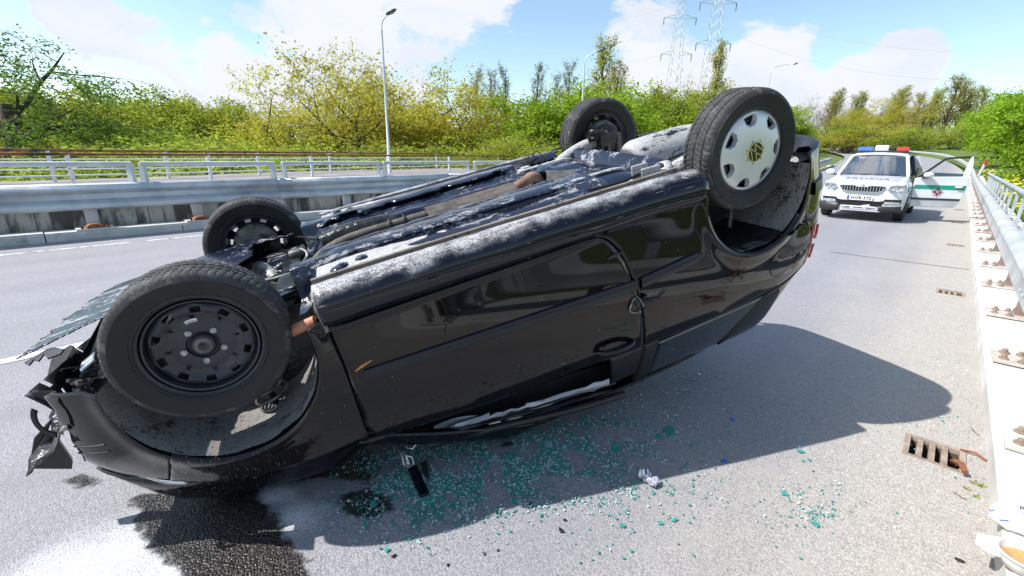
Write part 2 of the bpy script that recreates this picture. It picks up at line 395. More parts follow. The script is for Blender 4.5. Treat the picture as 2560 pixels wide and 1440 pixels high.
# ------------------------------------------------------------------ right-hand side: kerb, guardrail, outer rail
def right_side():
    k = empty('kerb', RP(3, .7)); struct(k); k['label'] = 'wide white concrete kerb beam carrying the bolted guardrail'
    cuts = [-6.0, -2.6, .55, 3.62, 6.4, 9.2, 12, 14.8, 17.6, 20.4, 23.2, 26, 29, 32, 36, 40, 45, 50]
    for a, b in zip(cuts[:-1], cuts[1:]):
        mb = MB(); dz = random.uniform(-.004, .004)
        sweep(mb, [(.408, -.08), (.408, .105 + dz), (.425, .122 + dz), (1.30, .125 + dz), (1.30, -.6)], sr(a + .006, b - .006, 1.5))
        o = mb.build('kerb_block', 'concrete_white', smooth=30); o.parent = k; o.matrix_parent_inverse = Matrix.Translation(k.location).inverted()
    g = empty('guardrail', RP(3.2, .6, .12)); inv = Matrix.Translation(g.location).inverted()
    tag(g, 'pale galvanised box-beam guardrail on bolted base plates along the wide white kerb', 'guardrail', None)
    def pt(name, mb, mt, par=None, **kw):
        o = mb.build(name, mt, **kw); o.parent = par or g
        o.matrix_parent_inverse = inv; return o
    prof = [(.69, .60), (.70, .648), (.67, .662), (.62, .658), (.575, .632), (.552, .59), (.562, .54), (.556, .47), (.548, .43), (.565, .402), (.60, .41)]
    ends = [-7, -2.9, 1.2, 5.3, 9.4, 13.5, 17.6, 21.7, 25.8, 30, 35, 40, 46, 54, 64, 76, 88, 100, 114, 128]
    for i, (a, b) in enumerate(zip(ends[:-1], ends[1:])):
        mb = MB(); sweep(mb, prof, sr(a, b - .006, 2.0), cap=False); pt('beam', mb, 'galvanised_pale', smooth=40)
        if b < 40:
            for ds in (-.1, .1):
                for zz, oo in ((.61, .548), (.5, .55)):
                    o = MB().ico(RP(b + ds, oo - .004, zz), .012, 1).build('bolt', 'galvanised'); o.parent = g; o.matrix_parent_inverse = inv
    p0 = 3.24
    bolt = MB().lathe([(0.0, .030), (.011, .030), (.014, .026), (.014, .012), (.024, .011), (.026, .004), (.026, 0)], 8).mesh('bolt'); bolt.materials.append(MATS['rust_dusty']); bolt.shade_smooth(); bolt.set_sharp_from_angle(angle=RAD(35))
    for i in range(-3, 36):
        s = p0 + i * 1.405
        if s > 53: break
        c = RP(s, .62, .128); ax = (RP(s + .1, .62) - RP(s - .1, .62)).normalized(); n_ = Vector((ax.y, -ax.x, 0))
        rot = Matrix((n_, ax, Vector((0, 0, 1)))).transposed()
        pl = pt('base_plate', MB().box(c + Vector((0, 0, .008)), (.36, .27, .016), rot), 'concrete_pale' if i < 1 else 'plate_grimy', bevel=.003)
        post = MB(); cc = c + n_ * .10
        post.box(cc + Vector((0, 0, .24)), (.008, .13, .46), rot); post.box(cc + n_ * -.05 + Vector((0, 0, .235)), (.10, .012, .45), rot); post.box(cc + n_ * .05 + Vector((0, 0, .22)), (.10, .010, .42), rot)
        post.prism([cc + n_ * -.12 + ax * .065 + Vector((0, 0, .018)), cc + n_ * -.004 + ax * .065 + Vector((0, 0, .018)), cc + n_ * -.004 + ax * .065 + Vector((0, 0, .30))], ax * -.010)
        pt('post', post, 'post_brown')
        if i < 14:
            for du, dv in ((-.115, .085), (-.125, -.06), (-.03, -.075), (-.03, .10)):
                b = bpy.data.objects.new('bolt', bolt); COL.objects.link(b); b.parent = pl
                b.location = c + n_ * du + ax * dv + Vector((0, 0, .0155)); b.rotation_euler = (0, 0, random.random() * 3); b.scale = [random.uniform(1, 1.2)] * 3
    r = empty('parapet_railing', RP(4, 1.12, .125)); inv2 = Matrix.Translation(r.location).inverted()
    tag(r, 'grey steel outer railing with broad posts behind the box-beam guardrail', 'railing')
    for a, b in zip(np.arange(-6, 34, 4.0), np.arange(-2, 38, 4.0)):
        mb = MB(); sweep(mb, [(1.06 + .055 * math.cos(t), .86 + .055 * math.sin(t)) for t in np.linspace(0, 2 * math.pi, 11)], sr(a, b - .01, 2)); o = mb.build('rail', 'galvanised', smooth=60); o.parent = r; o.matrix_parent_inverse = inv2
        mb = MB(); sweep(mb, [(1.06 + .06 * math.cos(t), .86 + .06 * math.sin(t)) for t in np.linspace(0, 2 * math.pi, 11)], sr(b - .12, b + .12, 2)); o = mb.build('rail_sleeve', 'galvanised', smooth=60); o.parent = r; o.matrix_parent_inverse = inv2
    for i in range(-4, 18):
        s = 4 + 1.7 * i; c = RP(s, 1.06, .125); ax = (RP(s + .1, 1) - RP(s - .1, 1)).normalized(); n_ = Vector((ax.y, -ax.x, 0)); rot = Matrix((n_, ax, Vector((0, 0, 1)))).transposed()
        o = MB().box(c + Vector((0, 0, .35)), (.055, .11, .70), rot).box(c + Vector((0, 0, .02)), (.22, .26, .03), rot).build('post', 'galvanised', bevel=.004); o.parent = r; o.matrix_parent_inverse = inv2
right_side()

# ------------------------------------------------------------------ left-hand side: kerb, stained wall, guardrail with hoops, walkway
def left_side():
    LO = -10.42
    k = empty('kerb', RP(2, LO - .2)); struct(k); k['label'] = 'low pale concrete kerb under the grey guardrail across the road'; inv = Matrix.Translation(k.location).inverted()
    def pt(name, mb, mt, par, iv, **kw):
        o = mb.build(name, mt, **kw); o.parent = par; o.matrix_parent_inverse = iv; return o
    cuts = [-14, -11.5, -9, -6.3, -3.6, -1.4, .05, 1.9, 3.6, 5.4, 7.5, 10, 12.5, 15, 18, 21, 25, 30, 36, 42, 50, 60]
    for a, b in zip(cuts[:-1], cuts[1:]):
        dz = random.uniform(-.006, .006); L = lambda s: LOFF(s)
        rows = [[RP(s, L(s) + o, z) for o, z in ((.0, -.05), (0.0, .115 + dz), (-.02, .135 + dz), (-.42, .14 + dz), (-.42, -.05))] for s in sr(a + .008, b - .008, 1.5)]
        mb = MB(); mb.grid(rows); n = 5; mb.f.append(tuple(range(n))); mb.f.append(tuple((len(rows) - 1) * n + i for i in range(n))[::-1]); pt('kerb_block', mb, 'concrete_pale', k, inv, smooth=30)
    w = empty('retaining_wall', RP(2, LO - .6)); tag(w, 'low concrete wall with dark water streaks behind the grey guardrail', 'wall'); iw = Matrix.Translation(w.location).inverted()
    for a in np.arange(-15, 45, 1.5):
        rows = [[RP(s, LOFF(s) + o, z) for o, z in ((-.46, -.1), (-.46, .53), (-.60, .55), (-.60, -.1))] for s in (a + .006, a + 1.494)]
        mb = MB(); mb.grid(rows); mb.f += [(0, 1, 2, 3), (7, 6, 5, 4)]; pt('panel', mb, 'concrete_streaked', w, iw)
    # walkway deck
    FARO = lambda s: interp(s, [-20, 0, 3, 7, 11, 20, 45], [-18.2, -18.2, -18.8, -20.6, -21.6, -22.5, -23])
    rows = [[RP(s, o, z) for o, z in ((LOFF(s) - .60, .545), (LOFF(s) - 1.5, .55), (FARO(s) * .5 - 6, .55), (FARO(s) - .7, .55), (FARO(s) - .7, -4.5))] for s in sr(-30, 60, 2)]
    o = MB().grid(rows).build('walkway', 'walk_paving'); struct(o); o['label'] = 'raised paved walkway between the guardrail and the white railings'
    # guardrail
    g = empty('guardrail', RP(.69, -10.75, .14)); tag(g, 'weathered grey guardrail with pipe hoops on top in front of the streaked wall', 'guardrail'); ig = Matrix.Translation(g.location).inverted()
    prof = [(-.42, .885), (-.26, .90), (-.19, .875), (-.165, .80), (-.225, .735), (-.262, .725), (-.262, .635), (-.225, .625), (-.155, .56), (-.16, .495), (-.215, .462), (-.27, .47)]
    for a, b in zip(np.arange(-15, 57, 4.7), np.arange(-10.3, 61.7, 4.7)):
        ss = sr(a, b - .004, 1.6); rows = [[RP(s, LOFF(s) + o, z) for o, z in prof] for s in ss]; pt('beam', MB().grid(rows), 'galvanised', g, ig, smooth=40, solid=.005)
        [pt('bolt', MB().box(RP(b + ds, LOFF(b) - .20, z), (.03, .03, .03)), 'galvanised', g, ig) for ds in (-.12, .12) for z in (.80, .56)]
    dome = [(0, .075), (.05, .072), (.10, .055), (.14, .025), (.155, 0)]
    for i in range(-9, 36):
        s = .69 + 1.56 * i; c = RP(s, LOFF(s) - .36, .135); ax = Vector((DX, DY, 0)); n_ = Vector((DY, -DX, 0)); rot = Matrix((n_, ax, Vector((0, 0, 1)))).transposed()
        pt('post', MB().box(c + Vector((0, 0, .37)), (.012, .17, .72), rot).box(c + n_ * .06 + Vector((0, 0, .37)), (.012, .17, .72), rot).box(c + n_ * .03 + Vector((0, 0, .37)), (.06, .01, .72), rot), 'galvanised_pale', g, ig)
        pt('base_pad', MB().box(c + n_ * .12 + Vector((0, 0, .012)), (.40, .50, .03), rot), 'concrete_white', g, ig, bevel=.006)
        bp = pt('base_flange', MB().lathe([(r, z + .026) for r, z in dome], 14, c=c + n_ * .15), 'rust', g, ig, smooth=50)
        bb = [MB().lathe([(0, .05), (.018, .05), (.02, .03), (.02, 0)], 6, c=c + n_ * (.15 + a) + ax * b + Vector((0, 0, .027))) for a, b in ((.1, .17), (.1, -.17), (.14, 0))]
        [pt('bolt', b_, 'rust', bp, Matrix.Identity(4)) for b_ in bb]
    # hoops of square pipe standing on the beam
    HO = [(-9.0, -5.8), (-5.6, -2.35), (-2.1, 1.38), (1.50, 3.79), (3.96, 6.34), (6.45, 9.35), (9.55, 12.5), (12.7, 15.6), (15.8, 18.8), (19, 22), (22.2, 25.2)]
    for a, b in HO:
        mb = MB(); O = lambda s: LOFF(s) - .33
        for u, v in zip(sr(a, b, 1.2)[:-1], sr(a, b, 1.2)[1:]): mb.tube([RP(u, O(u), 1.215), RP(v, O(v), 1.215)], .046, 10)
        mb.bar(RP(a + .03, O(a), .87), RP(a + .03, O(a), 1.22), .085, .085); mb.bar(RP(b - .03, O(b), .87), RP(b - .03, O(b), 1.22), .085, .085)
        pt('pipe_hoop', mb, 'pipe_grey', g, ig, smooth=40)
    # two railings of the walkway
    zw = .55
    def fence(name, pxs, label, toph, midh):
        pts = [gnd(x, y, zw) for x, y in pxs]; d0 = (pts[1] - pts[0]); d1 = pts[-1] - pts[-2]
        pts = [pts[0] - d0 * 2, pts[0] - d0] + pts + [pts[-1] + d1 * k for k in (1, 2, 3)]
        r = empty(name, pts[2]); tag(r, label, 'railing', None); ir = Matrix.Translation(r.location).inverted()
        for p in pts: pt('post', MB().box(p + Vector((0, 0, toph / 2)), (.09, .05, toph), Matrix.Rotation(RAD(45), 3, 'Z')), 'white_paint_worn', r, ir, bevel=.004)
        for a, b in zip(pts[:-1], pts[1:]):
            pt('top_rail', MB().tube([a + Vector((0, 0, toph)), b + Vector((0, 0, toph))], .036, 8), 'rust_paint', r, ir, smooth=60)
            for mh in midh: pt('mid_rail', MB().tube([a + Vector((0, 0, mh)), b + Vector((0, 0, mh))], .019, 8), 'white_paint_worn', r, ir, smooth=60)
        return pts
    fence('walkway_railing', [(187, 467), (530, 453), (782, 441), (975, 433), (1123, 427), (1245, 422)], 'white steel railing with rusty top rail, the one next to the guardrail hoops', .765, (.27,))
    fence('walkway_railing', [(138, 455), (424, 446), (650, 437), (827, 429), (970, 424), (1092, 420), (1202, 416), (1298, 413)], 'white steel railing with dark rusty top rail along the outer edge before the trees', .84, (.33, .60))
left_side()

# ------------------------------------------------------------------ drain grates in the gutter
def grate(s, bent):
    c = RP(s, .206); g = empty('drain_grate', c)
    lab = {0: 'rusty drain grate with one bar bent up, beside the crumpled bag', 1: 'small rusty drain grate clogged with sand, second one along the white kerb'}
    tag(g, lab.get(bent, 'rusty gutter grate beside the police car shadow, third along the white kerb' if bent == 2 else 'rusty gutter grate below the open police car door'), 'drain', 'gutter drain grates')
    ax = Vector((DX, DY, 0)); n_ = Vector((DY, -DX, 0)); rot = Matrix((n_, ax, Vector((0, 0, 1)))).transposed()
    def bx(mb, u, v, z, su, sv, sz, rz=None): return mb.box(n_ * u + ax * v + Vector((0, 0, z)), (su, sv, sz), rot if rz is None else rot @ rz)
    MB2 = MB(); bx(MB2, 0, 0, -.28, .21, .228, .01); bx(MB2, -.1045, 0, -.14, .004, .228, .28); bx(MB2, .1045, 0, -.14, .004, .228, .28); bx(MB2, 0, -.1125, -.14, .2, .004, .28); bx(MB2, 0, .1125, -.14, .2, .004, .28)
    MB2.build('pit', 'dark_dirt', g)
    fr = MB(); bx(fr, -.112, 0, -.009, .026, .25, .03); bx(fr, .112, 0, -.009, .026, .25, .03); bx(fr, 0, .118, -.009, .20, .018, .03); bx(fr, 0, -.118, -.009, .20, .016, .03); fr.build('frame', 'rust_dusty', g, bevel=.002)
    for u in (-.058, -.008, .042): bx(MB(), u, 0, -.016, .026, .215, .03).build('bar', 'rust_dusty', g, bevel=.002)
    if bent == 0:
        MB().tube([n_ * .075 + ax * .06 + Vector((0, 0, -.05)), n_ * .085 + ax * -.02 + Vector((0, 0, .0)), n_ * .10 + ax * -.10 + Vector((0, 0, .035)), n_ * .115 + ax * -.16 + Vector((0, 0, .03))], [.012, .014, .014, .013], 6).build('bent_bar', 'rust', g)
        MB().tube([n_ * .10 + ax * .12 + Vector((0, 0, .01)), n_ * .16 + ax * .115 + Vector((0, 0, .02)), n_ * .20 + ax * .09 + Vector((0, 0, .008))], .006, 6).build('bent_wire', 'rust', g)
for _i, _s in enumerate(GRATES[:4]): grate(_s, _i)
# ------------------------------------------------------------------ overturned car
CAR_R = Matrix(((0.90823, 0.35732, 0.21781), (0.33066, -0.93179, 0.14979), (0.25647, -0.06402, -0.96443)))
CAR_T = Vector((-1.4043, 2.14151, 1.10138))
CAR_M = Matrix.Translation(CAR_T) @ CAR_R.to_4x4()
_ci = CAR_R.transposed(); CAM_L = _ci @ (CC - CAR_T)
def cpx(px, py, axis, val):
    """photo pixel -> point of the car (car frame) on the plane axis=val"""
    d = _ci @ ray(px, py); t = (val - CAM_L[axis]) / d[axis]; return CAM_L + d * t
# car frame: x back from the front axle, y to the car's right, z up when upright
def car_materials():
    def paint(name, base, dust_lo, dust_hi, specks):
        mt, nt, b = newmat(name); co = nt.add('ShaderNodeTexCoord').outputs['Object']
        z = nt.vmath('DOT_PRODUCT', co, (0, 0, 1))
        fine = nt.noise(co, 60, 6, .7); mid = nt.noise(co, 9, 6, .6); film = nt.smooth(nt.noise(co, 2.2, 5, .6), .35, .8, 0, .10)
        edge = nt.smooth(nt.math('ADD', z, nt.math('MULTIPLY', nt.math('SUBTRACT', mid, .5), .10)), dust_lo, dust_hi, 1, 0)
        grain = nt.noise(co, 210, 3, .6)
        dust = nt.math('MULTIPLY', edge, nt.math('MULTIPLY', nt.smooth(grain, .36, .56, .15, 1), nt.smooth(nt.noise(nt.vmath('MULTIPLY', co, (.5, 1, 1)), 24, 6, .75), .34, .56, .25, 1)))
        spk = nt.add('ShaderNodeTexVoronoi', i_Vector=co, i_Scale=48.0)
        sp = nt.math('MULTIPLY', nt.smooth(spk.outputs['Distance'], .05, .11, 1, 0), nt.smooth(nt.vmath('DOT_PRODUCT', spk.outputs['Color'], (1, 0, 0)), 1 - specks, 1 - specks + .03))
        st = nt.add('ShaderNodeCombineXYZ'); nt.set(st, 0, nt.math('MULTIPLY', nt.vmath('DOT_PRODUCT', co, (1, 0, 0)), .25)); nt.set(st, 1, nt.vmath('DOT_PRODUCT', co, (0, 1, 0))); nt.set(st, 2, nt.math('MULTIPLY', z, 5.0))
        scr = nt.math('MULTIPLY', nt.smooth(nt.noise(st.outputs[0], 26, 3, .7), .66, .72), nt.smooth(z, .22, .30, 1, 0))
        d = nt.math('MAXIMUM', nt.math('MAXIMUM', nt.math('MULTIPLY', dust, .95), nt.math('MULTIPLY', sp, .6)), nt.math('MULTIPLY', scr, .55))
        st2 = nt.add('ShaderNodeCombineXYZ'); nt.set(st2, 0, nt.math('MULTIPLY', nt.vmath('DOT_PRODUCT', co, (1, 0, 0)), 3.0)); nt.set(st2, 1, nt.vmath('DOT_PRODUCT', co, (0, 1, 0))); nt.set(st2, 2, nt.math('MULTIPLY', z, .6))
        rub = nt.math('MULTIPLY', nt.math('MULTIPLY', nt.smooth(nt.noise(st2.outputs[0], 42, 3, .7), .62, .70), nt.smooth(z, .52, .60)), nt.smooth(nt.vmath('DOT_PRODUCT', co, (1, 0, 0)), -.05, .12, 1, 0))
        d = nt.math('MAXIMUM', nt.math('MAXIMUM', d, nt.math('MULTIPLY', film, .04)), nt.math('MULTIPLY', rub, .35))
        nt.set(b, 'Base Color', nt.mix(d, base, (.50, .50, .51))); nt.set(b, 'Roughness', nt.math('ADD', nt.math('MULTIPLY', d, .7), .035))
        b.inputs['Specular IOR Level'].default_value = .36; b.inputs['Coat Weight'].default_value = .06; b.inputs['Coat Roughness'].default_value = .02
        nt.set(b, 'Normal', nt.bump(nt.math('ADD', nt.math('MULTIPLY', dust, nt.noise(co, 160, 3)), nt.math('MULTIPLY', nt.noise(co, 3.0, 2), .05)), .2, .004))
    paint('car_paint', (.0035, .0035, .0045), .135, .235, .10)
    paint('sill_paint', (.004, .005, .012), .140, .192, .14)
    def under(name, base, gloss, amount, dustc, bumpy, freckle):
        mt, nt, b = newmat(name); co = nt.add('ShaderNodeTexCoord').outputs['Object']
        st = nt.vmath('MULTIPLY', co, (.55, 1.4, 1.4))
        n1 = nt.noise(st, 5.5, 7, .66, .3); n2 = nt.noise(nt.vmath('MULTIPLY', co, (.6, 1.2, 1)), 62, 6, .72); n3 = nt.noise(co, 120, 3, .6)
        d = nt.smooth(nt.math('ADD', nt.math('MULTIPLY', n1, .75), nt.math('MULTIPLY', n2, .42)), .72 - amount * .3, .80 - amount * .3)
        v = nt.add('ShaderNodeTexVoronoi', i_Vector=co, i_Scale=55.0)
        fr = nt.smooth(v.outputs['Distance'], .16, .30); d = nt.math('MULTIPLY', d, nt.mix(freckle, (1, 1, 1), fr))
        d = nt.math('MULTIPLY', d, nt.smooth(n3, .3, .55, .55, 1))
        nt.set(b, 'Base Color', nt.mix(d, base, dustc)); nt.set(b, 'Roughness', nt.math('ADD', nt.math('MULTIPLY', d, .62), gloss))
        b.inputs['Coat Weight'].default_value = .2; b.inputs['Coat Roughness'].default_value = .12
        nt.set(b, 'Normal', nt.bump(nt.math('ADD', nt.math('MULTIPLY', n2, .6), nt.math('MULTIPLY', d, .5)), bumpy, .006))
    under('underbody', (.007, .010, .024), .11, .30, (.33, .34, .37), .40, .25)
    under('underbody_dusty', (.012, .013, .018), .25, .86, (.40, .40, .40), .4, .55)
    under('undertray_plastic', (.008, .011, .026), .20, .34, (.36, .37, .40), .35, .35)
    under('tank_plastic', (.008, .012, .03), .13, .36, (.46, .46, .47), .3, .2)
    under('arch_liner', (.022, .022, .024), .5, .8, (.21, .20, .19), .4, .8)
    under('arch_liner_dark', (.008, .008, .009), .45, .30, (.16, .155, .15), .4, .8)
    mat('black_trim', (.012, .012, .014), (.022, .022, .024), 8, .32, .5, bump=.08, bscale=90)
    mat('moulding_trim', (.006, .007, .012), (.009, .010, .016), 6, .2, .26, spec=.35)
    mat('satin_black', (.009, .009, .010), (.015, .015, .016), 9, .4)
    mat('shell_black', (.006, .006, .007), None, 4, .6)
    mat('rubber_tread', (.022, .022, .024), (.04, .04, .042), 14, .75, bump=.3, bscale=70, bdist=.002, dirt=(.13, .125, .12), dirt_scale=20, dirt_lo=.5, dirt_hi=.75)
    mat('rubber_worn', (.010, .010, .011), (.019, .0185, .0185), 10, .5, .65, spec=.35, bump=.1, bscale=60, bdist=.002)
    mat('rim_steel', (.016, .017, .024), (.03, .031, .04), 7, .32, .5, dirt=(.11, .085, .06), dirt_scale=11, dirt_lo=.6, dirt_hi=.75)
    mat('rim_edge', (.20, .20, .21), (.45, .45, .46), 60, .4, metal=.6)
    mat('trim_silver', (.58, .59, .61), (.64, .65, .66), 4, .32, .4, metal=.45, dirt=(.40, .39, .37), dirt_scale=5, dirt_lo=.62, dirt_hi=.9)
    mat('chrome', (.80, .82, .85), None, 4, .12, metal=1)
    mat('emblem_gold', (.62, .55, .28), (.50, .44, .22), 5, .25, metal=.8)
    mat('emblem_black', (.012, .016, .010), None, 5, .25)
    mat('sticker_white', (.72, .72, .70), None, 5, .5)
    mat('oxide_red', (.36, .14, .075), (.44, .19, .11), 9, .6, dirt=(.5, .46, .42), dirt_scale=14, dirt_lo=.62, dirt_hi=.7)
    mat('red_scuff', (.45, .025, .02), None, 9, .5)
    mat('grime_metal', (.09, .085, .08), (.17, .16, .15), 12, .55, metal=.3, bump=.5, bscale=50, dirt=(.03, .026, .022), dirt_scale=9, dirt_lo=.5, dirt_hi=.62)
    mat('cast_alloy', (.30, .30, .29), (.42, .42, .40), 14, .5, metal=.5, bump=.4, bscale=40, dirt=(.06, .055, .05), dirt_scale=8, dirt_lo=.5, dirt_hi=.65)
    mat('oily_black', (.006, .006, .007), (.02, .02, .02), 20, .22, bump=.5, bscale=45)
    mat('exhaust_brown', (.05, .043, .039), (.11, .095, .085), 16, .7, metal=.2, bump=.3, bscale=60)
    mat('pipe_rust', (.17, .085, .05), (.26, .16, .11), 10, .7, bump=.2)
    mat('flange_brown', (.15, .125, .105), (.21, .18, .155), 8, .8, dirt=(.045, .04, .04), dirt_scale=38, dirt_lo=.58, dirt_hi=.64)
    mat('lamp_clear', (.62, .66, .70), (.5, .54, .58), 12, .08, spec=.8, coat=1)
    mat('lamp_red', (.42, .008, .012), (.30, .005, .01), 8, .08, coat=1)
    mat('reflection_amber', (.65, .20, .01), None, 8, .1, coat=1)
    mat('airbag_cloth', (.40, .41, .45), (.52, .53, .56), 7, .85, bump=.3, bscale=18, bdist=.02)
    mat('spring_steel', (.20, .20, .205), (.10, .10, .11), 20, .4, metal=.4)
    mat('tinted_glass', (.004, .010, .009), None, 5, .03, spec=.8, coat=1)
    mat('torn_metal', (.45, .45, .46), (.20, .20, .21), 40, .35, metal=.8)
car_materials()

CAR = empty('overturned_car'); CAR.matrix_world = CAR_M
tag(CAR, 'black three-door hatchback lying upside down on its roof with its front torn open', 'car')
def cp(name, mb, mt, parent=None, **kw): return mb.build(name, mt, parent or CAR, **kw)

# --- side surface: u runs along the flank (u = x between the axles), z is height
_plan = catmull([(-.765, 0), (-.757, .2), (-.725, .40), (-.655, .56), (-.55, .675), (-.42, .752), (-.27, .792), (-.05, .812), (.4, .822), (1.2, .826), (2.0, .826), (2.465, .822), (2.75, .80), (2.92, .755), (3.03, .67), (3.09, .54), (3.115, .3), (3.12, 0)], 10)
_pl = np.concatenate([[0], np.cumsum(np.linalg.norm(np.diff(_plan, axis=0), axis=1))]); _u0 = np.interp(1.0, _plan[:, 0], _pl); PU = _pl - _u0 + 1.0
_tan = np.gradient(_plan, axis=0); _tan /= np.linalg.norm(_tan, axis=1)[:, None]
PZ = [.0, .14, .18, .22, .28, .36, .46, .56, .66, .76, .86, .95, 1.02, 1.12, 1.24, 1.34, 1.40, 1.46]
PI_ = [.14, .085, .045, .022, .016, .013, .005, .0, .002, .010, .026, .048, .068, .112, .165, .222, .285, .42]
_pz = np.linspace(0, 1.46, 300); _pi = np.interp(_pz, PZ, PI_)
for _k in range(60): _pi[1:-1] = .5 * _pi[1:-1] + .25 * (_pi[:-2] + _pi[2:])
def S(u, z, inset=0.0, mirror=1):
    x, y = np.interp(u, PU, _plan[:, 0]), np.interp(u, PU, _plan[:, 1]); tx, ty = np.interp(u, PU, _tan[:, 0]), np.interp(u, PU, _tan[:, 1])
    l = math.hypot(tx, ty) or 1; nx, ny = -ty / l, tx / l              # outward
    ins = np.interp(z, _pz, _pi) + inset
    nf = sstep(-u, .10, .75); ins += nf * (.9 * max(0, z - .52) ** 1.4 + .04 * max(0, .3 - z) / .1 * .4)
    tf = sstep(u, 2.7, 3.1); ins += tf * (.75 * max(0, z - .92))
    for ua, rr in ((0.0, .352), (2.465, .338)):
        r = math.hypot(u - ua, z - .33); ins -= .016 * math.exp(-((r - rr) / .045) ** 2) * sstep(z, .15, .3)
    return Vector((x - nx * ins, (y - ny * ins) * mirror, z))
def panel(name, c0, c1, d0, d1, nu, nv, mt, parent=None, th=.012, inset=0.0, mirror=1, warp=None, skip=None):
    rows = coons(c0, c1, d0, d1, nu, nv); R = []
    for r in rows:
        row = []
        for p in r:
            q = S(p[0], p[1], inset, mirror)
            if warp: q = warp(q, p)
            row.append(q)
        R.append(row)
    mb = MB(); mb.grid(R, skip); me = mb.mesh(name)
    if me.polygons[len(me.polygons) // 2].normal.y * mirror < 0: me.flip_normals()
    return obj(name, me, mt, parent or CAR, smooth=180, solid=th)
def arc(cx, cz, r, a0, a1, n=28): return [(cx + r * math.cos(RAD(a)), cz + r * math.sin(RAD(a))) for a in np.linspace(a0, a1, n)]
FA = lambda a0, a1, n=30: arc(0, .33, .347, a0, a1, n)
RA = lambda a0, a1, n=30: arc(2.465, .33, .333, a0, a1, n)
CAR_RI = CAR_R.transposed()
def crush(q, p=None):
    w = CAR_M @ q
    if w.z < .012:
        w.z = .012 + .25 * abs(w.z) * abs(mnoise.noise(q * 6)); return _ci @ (w - CAR_T)
    return q

